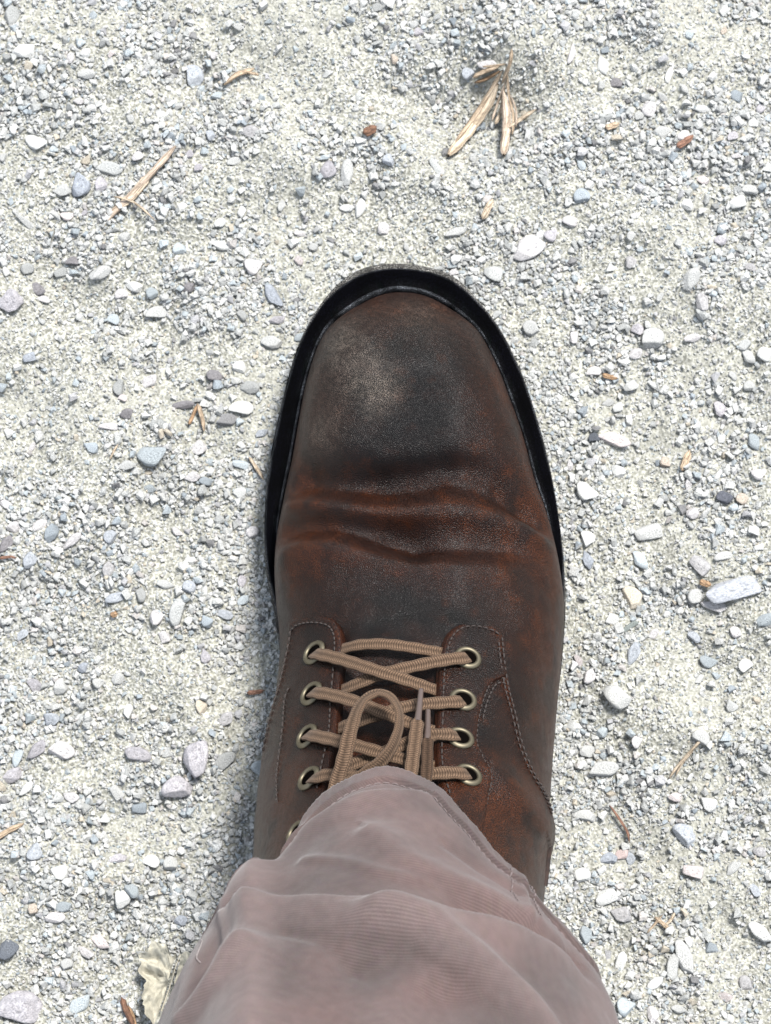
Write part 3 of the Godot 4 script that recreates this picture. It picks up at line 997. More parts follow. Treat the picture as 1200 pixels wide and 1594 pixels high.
func leg_point(t: float, f: float) -> Vector3:
	var h := t - hem_at(f)
	var off := fold(t, f)
	# the turned-up hem: thicker, drawn in along its stitching
	off += 0.0014 * smoothstep(0.0135, 0.011, h) - 0.0013 * bell(h - 0.0122, 0.0010) - 0.0012 * smoothstep(0.002, 0.0, h)
	off += 0.00018 * smoothstep(0.02, 0.0, h) * sin(f * 190.0 + 3.0 * sin(f * 41.0))
	# the outer seam
	var sd := (f - (0.905 + (t - 0.056) * 2.2)) * 0.068
	off += (0.0011 * bell(sd, 0.0018) - 0.0008 * bell(sd + 0.0032, 0.0007)) * smoothstep(0.10, 0.085, t) * smoothstep(0.0, 0.006, h)
	return leg(t, f, off)

var fold_lines := []
func build_trouser_leg() -> void:
	for q in FOLDS:
		var scaled := []
		for p in q[3]: scaled.append([p[0] * 0.068, p[1]])
		fold_lines.append(scaled)
	var root := thing("trouser_leg", "faded mauve-grey cotton twill trouser leg draped over the boot's ankle", "trousers")
	var cloth := std(0.25, 0.25, 0.25, 0.92)
	cloth.albedo_color = Color.WHITE
	cloth.vertex_color_use_as_albedo = true
	cloth.metallic_specular = 0.15
	cloth.rim_enabled = true
	cloth.rim = 0.3
	cloth.rim_tint = 0.4
	var fuzz := seamless(256, 0.10, 3, FastNoiseLite.TYPE_SIMPLEX, 71)
	var weave := func(x, y):
		var ph := (float(x) * 5.0 + float(y) * 11.0) / 256.0
		var st := 0.5 + 0.5 * sin(TAU * ph)
		var yarn := 0.5 + 0.5 * sin(TAU * float(y) / 256.0 * 32.0 + 2.0 * sin(TAU * float(x) / 256.0 * 4.0))
		return clampf(0.6 * st + 0.15 * yarn + 0.9 * (fuzz.get_pixel(x, y).r - 0.4), 0.0, 1.0)
	cloth.albedo_texture = image_of(256, func(x, y):
		var h: float = weave.call(x, y)
		var k := 0.80 + 0.20 * h
		return Color(k, k * 0.985, k * 0.985))
	relief(cloth, image_of(256, func(x, y):
		var h: float = weave.call(x, y)
		return Color(h, h, h)), 0.005)
	var fs := PackedFloat32Array()
	var f := -1.5708
	while f < 4.712:
		fs.append(f)
		f += 0.011 if f > -0.2 and f < 3.4 else 0.05
	var ts := PackedFloat32Array()
	# two rows turned up inside, then out over the edge and up the leg
	for k in [0.016, 0.008, 0.001]: ts.append(-k)
	var t := 0.0
	while t < 0.17:
		ts.append(t)
		t += 0.0009 if t < 0.02 else 0.0013
	while t < 0.93:
		ts.append(t)
		t += 0.012
	var v := PackedVector3Array()
	var col := PackedColorArray()
	var uv := PackedVector2Array()
	for k in ts:
		for a in fs:
			var h := hem_at(a)
			var p: Vector3
			var tt := k + h
			if k < 0:
				tt = -k + h
				p = leg(tt, a, fold(tt, a) - 0.0016)
			else:
				tt = lerpf(k + h, k, smoothstep(0.2, 0.4, k))
				p = leg_point(tt, a)
			v.append(p)
			uv.append(Vector2(a * 0.068 / 0.0105, tt / 0.0105))
			var n := n_mid.get_noise_2d(a * 0.05 + 4.0, tt * 0.7)
			var n2 := n_fine.get_noise_2d(a * 0.068, tt)
			var n3 := n_low.get_noise_2d(a * 0.1, tt * 1.3 + 9.0)
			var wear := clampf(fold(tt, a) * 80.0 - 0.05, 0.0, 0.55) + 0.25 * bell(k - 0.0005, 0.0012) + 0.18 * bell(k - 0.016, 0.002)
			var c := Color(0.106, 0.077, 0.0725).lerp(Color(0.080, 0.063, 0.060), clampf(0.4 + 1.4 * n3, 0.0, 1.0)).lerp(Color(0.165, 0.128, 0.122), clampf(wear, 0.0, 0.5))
			var g := 1.0 + 0.07 * n + 0.10 * n2
			col.append(Color(c.r * g, c.g * g, c.b * g))
	put("cloth", grid(v, fs.size(), ts.size(), col, uv, true, true), cloth, root)
	# seat end of the leg, closed where it goes on out of sight
	var cap := PackedVector3Array()
	for r in 6:
		for a in fs:
			cap.append(leg(0.925, a, 0.0).lerp(LEG_BASE + LEG_UP * (0.925 + 0.02 * sin(r * PI / 10.0)), r / 5.0))
	put("upper_end", grid(cap, fs.size(), 6, PackedColorArray(), PackedVector2Array(), true, true), std(0.11, 0.088, 0.088, 0.95), root)
	var thread := std(0.115, 0.09, 0.088, 0.85)
	var line := []
	for i in 1400:
		var a := lerpf(0.3, 2.9, i / 1399.0)
		var k := hem_at(a) + 0.0122
		var p := leg_point(k, a)
		line.append([p + (p - LEG_BASE - LEG_UP * k).normalized() * 0.0002, (p - LEG_BASE - LEG_UP * k).normalized()])
	tag(put("hem_stitching", stitch_mesh(line, 0.0021, 0.0008, 0.00024), thread, root), "", "", "", "stuff")
	for side in [0.0042, -0.0048]:
		line = []
		for i in 300:
			var k := lerpf(0.058, 0.086, i / 299.0)
			var a: float = 0.905 + (k - 0.056) * 2.2 + side / 0.068
			var p := leg_point(k, a)
			line.append([p + (p - LEG_BASE - LEG_UP * k).normalized() * 0.0002, (p - LEG_BASE - LEG_UP * k).normalized()])
		tag(put("seam_stitching", stitch_mesh(line, 0.0021, 0.0008, 0.0003), thread, root), "", "", "", "stuff")
	# stray lint
	var lint := []
	for p in [[0.080, 2.50], [0.083, 2.46], [0.088, 2.44], [0.094, 2.45], [0.099, 2.42]]: lint.append(leg_point(p[0], p[1]) + Vector3(0, 0.001, 0))
	var lr := []
	for i in 33: lr.append(0.00009)
	put("lint", tube_mesh(catmull(lint, 8), lr, 5), std(0.34, 0.30, 0.29, 0.9), root)

# ---------------------------------------------------------------- the larger stones, one by one
# x, z, length, width in mm; turn in degrees; tone; what singles it out
func STONES() -> Array:
	return [
		[-146.4, -196.6, 8.2, 5.8, 70, "g", "pale grey wedge stone in the top left corner"],
		[-141.1, -181.2, 8.5, 5.3, 10, "w", "cream stone with a blue side, below the top left wedge stone"],
		[-116.6, -172.6, 6.8, 3.9, 0, "w", "oblong pale grey stone 4 cm left of the chunky blue-grey stone"],
		[-75.3, -175.4, 8.7, 7.3, -60, "b", "chunky blue-grey stone standing in a dark hollow at the top"],
		[-82.8, -176.8, 3.4, 2.9, 0, "d", "small dark stone left of the chunky blue-grey stone"],
		[-118.0, -128.0, 9.2, 7.3, 80, "B", "blue-grey triangular stone left of the long wood splinter"],
		[-110.5, -128.0, 6.3, 4.8, 60, "m", "mauve-grey stone touching the blue-grey triangular stone"],
		[-125.4, -126.0, 7.3, 4.8, -10, "w", "nearest oblong pale grey stone 0.8 cm left of the blue-grey triangular stone"],
		[-107.3, -135.3, 10.2, 5.3, -5, "g", "long mid grey stone 1.3 cm up-right of the blue-grey triangular stone"],
		[-136.2, -145.6, 8.2, 5.3, -15, "w", "oblong pale grey stone 2.4 cm up-left of the blue-grey triangular stone"],
		[-123.3, -116.0, 5.8, 3.4, 5, "p", "pinkish white flat stone below the blue-grey triangular stone"],
		[-139.4, -113.9, 11.1, 2.4, -40, "w", "long thin white stone sliver near the left edge"],
		[-96.2, -139.6, 4.4, 4.4, 0, "w", "nearest small pale grey stone 1.2 cm above the long wood splinter"],
		[-53.0, -150.0, 6.3, 4.8, -20, "g", "squarish mid grey stone 3.2 cm down-right of the chunky blue-grey stone"],
		[-58.7, -138.3, 6.3, 3.4, 15, "w", "oblong pale grey stone 3.6 cm right of the long wood splinter"],
		[-65.2, -166.1, 5.8, 2.9, -5, "b", "long light blue-grey stone 1.3 cm down-right of the chunky blue-grey stone"],
		[-63.4, -105.4, 8.2, 3.6, -5, "w", "long pale grey stone 3.7 cm down-right of the long wood splinter"],
		[-101.5, -108.0, 5.3, 3.4, 0, "w", "nearest oblong pale grey stone 2 cm below the long wood splinter"],
		[-80.0, -103.6, 5.3, 4.8, 30, "b", "squarish light blue-grey stone 2.6 cm down-right of the long wood splinter"],
		[-121.2, -98.8, 5.8, 3.9, 10, "d", "dark grey stone at the left, above the long pale stone"],
		[-15.0, -133.7, 10.2, 4.8, 85, "w", "upright pale stone with a pink tinge above the boot toe"],
		[-22.5, -134.5, 6.8, 6.3, 0, "m", "squarish mauve-grey stone 0.7 cm left of the upright pale stone above the toe"],
		[-10.0, -120.3, 7.3, 3.9, 65, "w", "oblong pale grey stone 1.4 cm below the upright pale stone above the toe"],
		[1.2, -138.3, 4.8, 4.8, 0, "b", "squarish light blue-grey stone 1.6 cm right of the upright pale stone above the toe"],
		[20.0, -135.3, 8.7, 3.6, -65, "g", "long mid grey stone 3.1 cm down-left of the torn wood bundle"],
		[-14.9, -120.3, 5.8, 2.9, 0, "w", "long pale grey stone 1.3 cm below the upright pale stone above the toe"],
		[27.4, -110.1, 8.7, 3.4, 15, "w", "long pale grey stone 2.7 cm up-right of the boot toe"],
		[55.2, -104.2, 13.1, 8.2, 20, "w", "big white stone above right of the boot toe"],
		[64.2, -108.8, 5.3, 4.8, 20, "m", "mauve-grey stone at the corner of the big white stone"],
		[71.7, -114.4, 6.3, 4.4, 0, "w", "squarish pale grey stone 1.9 cm up-right of the big white stone"],
		[76.0, -124.2, 6.3, 5.3, 10, "B", "blue stone up and right of the big white stone"],
		[42.2, -94.2, 7.7, 6.3, -45, "g", "pale grey three-cornered stone between boot toe and big white stone"],
		[40.2, -178.6, 8.7, 4.4, -10, "w", "long pale grey stone 1.8 cm above the torn wood bundle"],
		[32.1, -176.0, 4.8, 4.4, 40, "b", "squarish light blue-grey stone 1.8 cm up-left of the torn wood bundle"],
		[86.2, -185.1, 3.4, 3.4, 0, "B", "small blue stone 5 cm up-right of the torn wood bundle"],
		[85.3, -178.1, 6.8, 4.8, -55, "w", "squarish pale grey stone 4.6 cm up-right of the torn wood bundle"],
		[90.3, -171.5, 4.8, 3.9, 0, "d", "dark square stone in the upper right"],
		[102.7, -159.8, 5.8, 5.8, 0, "w", "second squarish pale grey stone 2.2 cm up-left of the rust-red bark chip"],
		[98.9, -157.0, 3.9, 3.4, 0, "w", "nearest small pale grey stone 2.4 cm up-left of the rust-red bark chip"],
		[107.5, -150.0, 6.3, 4.8, 0, "w", "round white stone left of the rust-red bark chip"],
		[116.3, -147.4, 5.8, 5.3, 0, "w", "nearest squarish pale grey stone 0.5 cm up-left of the rust-red bark chip"],
		[136.8, -164.3, 5.3, 4.8, 0, "B", "pale blue round stone near the right edge at the top"],
		[123.4, -159.1, 7.7, 2.9, -12, "w", "nearest long pale grey stone 1.6 cm above the rust-red bark chip"],
		[141.6, -128.0, 7.3, 3.9, -15, "w", "oblong pale grey stone 2.7 cm down-right of the rust-red bark chip"],
		[137.1, -122.9, 6.3, 5.3, 0, "w", "squarish pale grey stone 2.6 cm down-right of the rust-red bark chip"],
		[123.5, -131.1, 4.8, 3.4, -10, "p", "squarish pinkish stone 1.2 cm down-right of the rust-red bark chip"],
		[110.9, -173.4, 7.3, 2.9, 75, "w", "thin upright white stone sliver in the upper right"],
		[72.8, -181.2, 8.2, 2.4, 75, "w", "long pale grey stone 3.7 cm up-right of the torn wood bundle"],
		[129.8, -106.7, 4.8, 3.9, 0, "m", "squarish mauve-grey stone 3.6 cm below the rust-red bark chip"],
		[-110.5, -93.9, 8.7, 4.8, 25, "w", "long pale stone at the left, level with the boot toe"],
		[-125.9, -95.2, 5.3, 4.4, 0, "g", "second squarish mid grey stone 2.3 cm up-right of the speckled mauve left-edge stone"],
		[-138.6, -95.5, 5.3, 4.4, 0, "g", "nearest squarish mid grey stone 1.5 cm up-right of the speckled mauve left-edge stone"],
		[-134.7, -87.8, 6.3, 5.3, 0, "d", "dark mauve stone near the left edge, level with the toe"],
		[-145.0, -82.0, 10.6, 8.7, 0, "m", "large speckled mauve stone at the left edge, level with the toe"],
		[-132.2, -84.0, 4.8, 2.9, -20, "w", "oblong pale grey stone 1.3 cm right of the speckled mauve left-edge stone"],
		[-97.5, -89.1, 6.8, 3.9, -20, "w", "second oblong pale grey stone 3.7 cm below the long wood splinter"],
		[-102.4, -86.3, 5.3, 3.9, 10, "w", "squarish pale grey stone 4 cm below the long wood splinter"],
		[-88.5, -78.9, 8.7, 4.8, 15, "w", "oblong pale grey stone 4.3 cm above the forked straw"],
		[-105.5, -76.4, 4.8, 4.4, 0, "b", "squarish light blue-grey stone 3.9 cm right of the speckled mauve left-edge stone"],
		[-90.5, -86.3, 4.4, 4.4, 30, "b", "small light blue-grey stone 3.9 cm below the long wood splinter"],
		[-76.2, -87.8, 4.8, 3.9, 0, "d", "squarish dark grey stone 4.2 cm down-right of the long wood splinter"],
		[-51.4, -96.7, 6.8, 6.3, 0, "w", "blocky white stone left of the boot toe"],
		[-43.6, -85.0, 10.6, 4.4, -58, "B", "long slanting pale blue stone beside the boot toe"],
		[-44.0, -66.7, 8.2, 4.8, -8, "w", "oblong pale grey stone 4 cm up-right of the forked straw"],
		[-42.1, -75.6, 6.3, 2.9, 10, "m", "long mauve-grey stone 4.8 cm up-right of the forked straw"],
		[-137.2, -60.4, 4.8, 4.4, 0, "B", "blue stone alone on sandy ground at the left"],
		[-102.7, -48.3, 6.3, 3.9, 85, "g", "oblong mid grey stone 2.9 cm up-left of the large bluish white stone"],
		[-90.9, -51.5, 6.3, 4.8, 60, "w", "squarish pale grey stone 2.2 cm up-left of the forked straw"],
		[-65.9, -53.6, 6.3, 4.4, -20, "d", "squarish dark grey stone 1.7 cm up-right of the forked straw"],
		[-56.3, -57.1, 5.3, 4.8, 0, "w", "squarish pale grey stone 2.5 cm up-right of the forked straw"],
		[-52.3, -49.0, 7.7, 4.8, -10, "g", "nearest oblong mid grey stone 2.3 cm up-right of the forked straw"],
		[-55.5, -40.7, 9.2, 5.3, 5, "w", "oblong pale grey stone 1.7 cm right of the forked straw"],
		[-60.9, -36.4, 7.3, 4.8, 10, "d", "oblong dark grey stone 1.2 cm right of the forked straw"],
		[-77.7, -42.0, 8.2, 3.1, 5, "d", "dark flat stone under the forked straw"],
		[-100.9, -44.0, 3.4, 2.9, 0, "p", "small pinkish stone 2.5 cm up-left of the large bluish white stone"],
		[-99.3, -37.7, 4.8, 3.9, 0, "d", "squarish dark grey stone 1.9 cm up-left of the large bluish white stone"],
		[-105.4, -32.4, 8.7, 3.1, -5, "w", "long pale grey stone 1.9 cm up-left of the large bluish white stone"],
		[-89.5, -21.1, 11.1, 7.7, 5, "b", "large bluish white speckled stone left of the boot"],
		[-72.1, -25.6, 6.8, 5.8, 0, "w", "squarish pale grey stone 1.2 cm below the forked straw"],
		[-112.4, -24.6, 6.3, 4.1, -35, "B", "oblong blue stone 2.3 cm left of the large bluish white stone"],
		[-99.3, -17.1, 8.2, 3.4, 5, "w", "long pale grey stone 1.1 cm left of the large bluish white stone"],
		[-55.3, -18.9, 6.8, 3.4, -25, "b", "long light blue-grey stone 2.5 cm down-right of the forked straw"],
		[-68.8, -11.9, 5.3, 3.4, 0, "B", "oblong blue stone 2.2 cm down-right of the large bluish white stone"],
		[-74.2, -13.9, 6.3, 3.9, 0, "w", "oblong pale grey stone 1.7 cm down-right of the large bluish white stone"],
		[-56.0, -7.6, 5.3, 4.4, 0, "w", "squarish pale grey stone 3.4 cm down-right of the forked straw"],
		[-131.8, 5.6, 6.3, 3.9, 30, "w", "oblong pale grey stone 1.5 cm up-right of the dark slate left-edge stone"],
		[-141.6, 6.1, 6.3, 4.4, 0, "w", "squarish pale grey stone 0.8 cm above the dark slate left-edge stone"],
		[-127.4, 9.1, 7.7, 4.8, 55, "B", "oblong blue stone 1.8 cm right of the dark slate left-edge stone"],
		[-144.4, 13.5, 7.3, 3.9, 45, "d", "dark slate stone at the left edge beside the red bark sliver"],
		[-135.3, 19.7, 6.3, 4.8, 60, "b", "squarish light blue-grey stone 1.1 cm down-right of the dark slate left-edge stone"],
		[-105.6, 22.2, 5.8, 4.4, 80, "g", "squarish mid grey stone 3.1 cm up-left of the tall grey left-hand stone"],
		[-119.5, 11.5, 8.7, 3.4, 35, "w", "long pale grey stone 2.5 cm right of the dark slate left-edge stone"],
		[-87.1, 41.2, 6.8, 4.8, 70, "w", "squarish pale grey stone 0.8 cm left of the tall grey left-hand stone"],
		[-79.3, 39.0, 10.6, 5.3, 75, "g", "tall grey stone beside a smaller white stone left of the facing"],
		[-67.6, 42.5, 5.3, 4.4, -70, "B", "dark blue stone below left of the boot"],
		[-61.5, 39.7, 7.3, 3.4, -10, "b", "long light blue-grey stone 1.8 cm right of the tall grey left-hand stone"],
		[-83.6, 28.4, 6.8, 3.4, 0, "w", "long pale grey stone 1.1 cm above the tall grey left-hand stone"],
		[-102.6, 33.3, 8.2, 3.9, 20, "b", "long light blue-grey stone 2.4 cm left of the tall grey left-hand stone"],
		[-115.1, 59.6, 4.4, 3.9, 0, "B", "small blue stone 4.2 cm down-left of the tall grey left-hand stone"],
		[-101.4, 64.3, 4.8, 4.4, 30, "w", "nearest squarish pale grey stone 3.4 cm down-left of the tall grey left-hand stone"],
		[-108.9, 66.0, 4.4, 3.9, 0, "w", "second small pale grey stone 4 cm down-left of the tall grey left-hand stone"],
		[-60.7, 79.9, 6.8, 4.4, 25, "g", "oblong mid grey stone 1.9 cm up-right of the biggest tall mauve-grey stone"],
		[-122.4, 91.1, 9.7, 6.3, -15, "w", "pale blue-white block of stone in the lower left"],
		[-93.3, 93.1, 10.2, 5.3, -15, "m", "long mauve-grey stone 2.2 cm left of the biggest tall mauve-grey stone"],
		[-71.4, 95.0, 14.0, 10.2, 75, "m", "biggest tall mauve-grey stone left of the laces"],
		[-78.6, 105.7, 11.6, 8.2, 20, "m", "large pinkish grey stone below the tall mauve stone"],
		[-60.5, 95.3, 8.7, 5.3, 35, "g", "oblong mid grey stone 1.1 cm right of the biggest tall mauve-grey stone"],
		[-132.1, 90.9, 8.7, 4.4, 35, "m", "long mauve-grey stone 3.4 cm above the brown left-edge sliver"],
		[-139.3, 93.3, 8.2, 3.6, 80, "b", "long light blue-grey stone 3 cm above the brown left-edge sliver"],
		[-141.6, 100.9, 8.7, 4.8, 25, "m", "oblong mauve-grey stone 2.2 cm above the brown left-edge sliver"],
		[-135.9, 105.7, 6.8, 2.9, 40, "w", "long pale grey stone 1.8 cm above the brown left-edge sliver"],
		[-101.1, 107.2, 5.8, 4.8, -70, "w", "squarish pale grey stone 3.2 cm left of the biggest tall mauve-grey stone"],
		[-87.9, 133.4, 6.3, 4.8, 0, "w", "squarish pale grey stone 4.2 cm down-left of the biggest tall mauve-grey stone"],
		[-121.6, 137.5, 7.3, 5.8, -30, "w", "chunky pale grey stone 2.5 cm down-right of the brown left-edge sliver"],
		[-100.5, 132.5, 6.8, 3.4, 20, "m", "long mauve-grey stone 4.2 cm right of the brown left-edge sliver"],
		[-98.6, 146.9, 8.2, 6.3, 60, "w", "chunky pale grey stone 3.7 cm up-left of the dry leaf"],
		[-95.0, 144.0, 6.8, 4.4, -60, "b", "oblong light blue-grey stone 3.8 cm above the dry leaf"],
		[-123.2, 154.5, 7.3, 3.9, 0, "w", "oblong pale grey stone 2.2 cm up-right of the dark slate-blue stone"],
		[-120.2, 150.5, 6.3, 3.9, 10, "b", "oblong light blue-grey stone 2.7 cm up-right of the dark slate-blue stone"],
		[-131.5, 151.4, 3.9, 3.9, 0, "t", "small tan stone 1.8 cm up-right of the dark slate-blue stone"],
		[-141.0, 166.2, 8.2, 6.8, 30, "D", "dark slate-blue stone at the left edge near the bottom"],
		[-106.8, 163.1, 7.3, 4.8, -15, "p", "oblong pinkish stone 3.1 cm up-left of the dry leaf"],
		[-112.7, 166.9, 7.7, 3.1, -30, "w", "long pale grey stone 2.9 cm right of the dark slate-blue stone"],
		[-136.3, 187.6, 16.4, 12.1, 8, "m", "large speckled mauve boulder in the bottom left corner"],
		[-114.4, 186.2, 9.2, 6.3, 60, "b", "oblong light blue-grey stone 2.2 cm right of the bottom-left mauve boulder"],
		[-76.6, 155.3, 4.8, 3.9, 0, "B", "squarish blue stone 2.4 cm above the dry leaf"],
		[-80.7, 133.9, 5.3, 4.8, 0, "w", "squarish pale grey stone 4 cm below the biggest tall mauve-grey stone"],
		[-118.4, 109.1, 5.8, 3.9, -30, "w", "oblong pale grey stone 2.7 cm up-right of the brown left-edge sliver"],
		[-118.9, 171.5, 4.8, 3.9, 10, "w", "squarish pale grey stone 2.3 cm right of the dark slate-blue stone"],
		[76.9, 10.1, 6.8, 5.8, 60, "w", "white pointed stone right of the boot beside a blue sliver"],
		[77.3, 18.2, 7.7, 3.9, -80, "B", "long blue stone 4.7 cm below the long pinkish white stone"],
		[97.4, 18.5, 8.2, 4.8, -40, "b", "oblong light blue-grey stone 3.7 cm left of the biggest blue-grey slab"],
		[94.0, 32.6, 9.2, 6.8, -50, "t", "tan-grey angular stone between boot and blue slab"],
		[119.8, 21.0, 8.2, 6.3, -60, "g", "grey speckled stone above the big blue-grey slab"],
		[132.1, 30.4, 20.3, 9.2, 8, "S", "biggest blue-grey slab of stone by the right edge"],
		[128.9, 17.5, 8.7, 3.4, 10, "w", "long pale grey stone 1.3 cm above the biggest blue-grey slab"],
		[117.9, 32.6, 6.3, 5.8, 45, "w", "white stone at the left tip of the big blue-grey slab"],
		[125.0, 36.0, 10.2, 3.9, -15, "w", "long pale grey stone 0.9 cm down-left of the biggest blue-grey slab"],
		[92.6, 44.4, 7.7, 2.2, 30, "G", "dark green-grey stone sliver below the tan-grey angular stone"],
		[85.9, 41.7, 5.3, 4.8, 0, "w", "squarish pale grey stone 3 cm above the speckled white right-hand stone"],
		[100.9, 7.3, 11.1, 6.8, 0, "w", "oblong pale grey stone 3.1 cm down-left of the black stone"],
		[122.7, 57.4, 6.8, 4.4, -15, "b", "oblong light blue-grey stone 2.8 cm below the biggest blue-grey slab"],
		[87.0, 71.9, 10.6, 7.7, -30, "w", "speckled white stone on the right, level with the second eyelets"],
		[77.1, 63.6, 5.8, 4.4, 40, "w", "squarish pale grey stone 1.3 cm up-left of the speckled white right-hand stone"],
		[82.3, 98.4, 11.1, 5.8, 10, "w", "broad pale stone right of the boot heel quarter"],
		[94.5, 88.5, 4.8, 3.9, 60, "w", "nearest squarish pale grey stone 1.8 cm down-right of the speckled white right-hand stone"],
		[118.8, 86.8, 6.8, 4.8, -30, "w", "second squarish pale grey stone 3.5 cm down-right of the speckled white right-hand stone"],
		[76.1, 91.6, 5.8, 4.8, 10, "w", "squarish pale grey stone 2.2 cm down-left of the speckled white right-hand stone"],
		[144.6, 42.2, 7.7, 4.8, 15, "b", "oblong light blue-grey stone 1.7 cm down-right of the biggest blue-grey slab"],
		[93.7, 55.0, 8.7, 4.4, 60, "b", "long light blue-grey stone 1.8 cm above the speckled white right-hand stone"],
		[74.9, 115.9, 8.7, 4.4, 0, "w", "long pale grey stone 2.1 cm up-left of the pink stone"],
		[83.0, 146.4, 8.2, 5.8, 10, "w", "white block of stone right of the trouser hem"],
		[88.4, 152.6, 8.7, 5.8, -30, "g", "oblong mid grey stone 2.3 cm below the pink stone"],
		[89.2, 130.1, 5.3, 4.4, 60, "P", "pink stone wedged between two blue stones on the right"],
		[83.9, 132.0, 6.8, 4.4, 20, "B", "blue-grey stone left of the pink stone"],
		[92.3, 131.8, 4.8, 3.9, 70, "b", "pale blue stone right of the pink stone"],
		[112.9, 123.1, 10.6, 7.3, -35, "b", "oblong light blue-grey stone 2.5 cm right of the pink stone"],
		[109.5, 109.1, 5.8, 3.4, -10, "p", "oblong pinkish stone 2.9 cm up-right of the pink stone"],
		[111.5, 169.1, 13.5, 5.8, -68, "w", "long white stone pointing down on the lower right"],
		[107.1, 172.7, 9.7, 4.4, 82, "w", "long pale grey stone 0.6 cm down-left of the long white lower-right stone"],
		[140.5, 159.6, 10.6, 4.8, -40, "w", "long pale grey stone 3.1 cm right of the long white lower-right stone"],
		[88.0, 171.5, 9.2, 3.9, 80, "w", "long pale grey stone 2.4 cm left of the long white lower-right stone"],
		[121.9, 165.5, 5.3, 4.8, -60, "B", "squarish blue stone 1.1 cm right of the long white lower-right stone"],
		[134.8, 178.6, 6.3, 4.8, -60, "g", "squarish mid grey stone 1.8 cm up-left of the bottom right corner"],
		[73.9, 138.2, 6.3, 5.3, 0, "w", "squarish pale grey stone 1.7 cm down-left of the pink stone"],
		[122.0, 111.5, 7.3, 5.3, -50, "w", "chunky pale grey stone 3.8 cm up-right of the pink stone"],
		[74.9, 160.7, 6.3, 4.4, 80, "b", "squarish light blue-grey stone 3.4 cm down-left of the pink stone"],
		[115.6, 137.0, 7.7, 5.8, -30, "p", "chunky pinkish stone 2.8 cm right of the pink stone"],
		[138.3, 144.0, 5.8, 3.4, -45, "b", "oblong light blue-grey stone 3.7 cm up-right of the long white lower-right stone"],
		[100.6, 178.6, 7.3, 3.9, 30, "w", "nearest oblong pale grey stone 1.5 cm down-left of the long white lower-right stone"],
		[87.9, -28.4, 12.1, 4.8, -15, "p", "long pinkish white stone right of the toe cap"],
		[80.0, -28.9, 4.4, 3.9, 30, "D", "small dark blue stone left of the long pinkish stone"],
		[103.2, -68.2, 8.7, 7.7, 20, "w", "large bright white stone on the right, level with the toe"],
		[122.0, -81.5, 8.7, 4.8, 80, "g", "nearest oblong mid grey stone 2.2 cm up-right of the large bright white stone"],
		[117.9, -90.4, 9.2, 5.8, 60, "w", "oblong pale grey stone 2.6 cm up-right of the large bright white stone"],
		[94.5, -49.8, 5.8, 4.8, 0, "w", "squarish pale grey stone 0.6 cm down-right of the orange wood chip"],
		[89.5, -41.5, 3.9, 3.9, 0, "w", "small pale grey stone 1.2 cm below the orange wood chip"],
		[85.8, -43.5, 5.3, 2.9, 5, "w", "oblong pale grey stone 1.1 cm below the orange wood chip"],
		[76.6, -7.6, 8.7, 6.3, -35, "w", "chunky pale grey stone 2.3 cm down-left of the long pinkish white stone"],
		[89.2, -16.4, 5.8, 4.4, -50, "w", "squarish pale grey stone 1.2 cm below the long pinkish white stone"],
		[129.6, -5.4, 6.3, 5.3, 20, "D", "black stone on the right, beside a small tan stone"],
		[136.2, -4.6, 4.8, 4.4, 0, "t", "squarish tan stone 0.7 cm right of the black stone"],
		[129.0, -41.0, 6.8, 4.8, -50, "m", "squarish mauve-grey stone 3.5 cm above the black stone"],
		[140.2, -49.8, 4.4, 3.9, 0, "w", "small pale grey stone 4.1 cm down-right of the large bright white stone"],
		[146.4, -61.7, 6.3, 5.8, 0, "w", "second squarish pale grey stone 4.3 cm right of the large bright white stone"],
		[140.2, -60.9, 6.3, 4.4, -30, "w", "nearest squarish pale grey stone 3.7 cm right of the large bright white stone"],
		[97.3, -71.8, 4.8, 4.4, 0, "m", "squarish mauve-grey stone 0.7 cm up-left of the large bright white stone"],
		[56.0, -72.3, 6.3, 5.8, -30, "w", "squarish pale grey stone 3.1 cm below the big white stone"],
		[96.4, -62.4, 5.8, 3.9, 10, "w", "oblong pale grey stone 0.9 cm down-left of the large bright white stone"],
		[118.3, -68.0, 6.3, 3.1, 10, "w", "long pale grey stone 1.5 cm right of the large bright white stone"],
		[138.5, -65.5, 5.3, 3.9, 40, "g", "squarish mid grey stone 3.5 cm right of the large bright white stone"],
		[141.5, -27.1, 6.8, 4.8, -50, "b", "squarish light blue-grey stone 2.4 cm up-right of the black stone"],
		[80.3, -55.3, 5.8, 3.9, 20, "w", "oblong pale grey stone 1 cm left of the orange wood chip"],
		[142.5, -13.9, 5.8, 4.4, 0, "w", "squarish pale grey stone 1.5 cm up-right of the black stone"],
		[-135.7, -25.9, 4.1, 2.2, 58, "w", "second oblong pale grey stone 4 cm above the dark slate left-edge stone"],
		[105.9, -83.7, 3.9, 2.2, 56, "w", "oblong pale grey stone 1.5 cm above the large bright white stone"],
		[-92.9, 32.4, 5.6, 3.7, -78, "g", "oblong mid grey stone 1.5 cm up-left of the tall grey left-hand stone"],
		[-54.1, 34.0, 5.2, 3.3, 35, "b", "oblong light blue-grey stone 2.6 cm right of the tall grey left-hand stone"],
		[-74.5, 29.6, 5.3, 4.8, -38, "b", "squarish light blue-grey stone 1 cm up-right of the tall grey left-hand stone"],
		[143.2, -153.5, 4.0, 3.4, -1, "w", "small pale grey stone 2.6 cm up-right of the rust-red bark chip"],
		[-133.5, 66.2, 6.1, 4.6, -33, "m", "squarish mauve-grey stone 5.3 cm below the dark slate left-edge stone"],
		[-127.1, 79.1, 5.9, 5.6, -38, "b", "squarish light blue-grey stone 4.6 cm above the brown left-edge sliver"],
		[-99.0, -153.9, 3.4, 2.9, -45, "w", "second small pale grey stone 2.5 cm above the long wood splinter"],
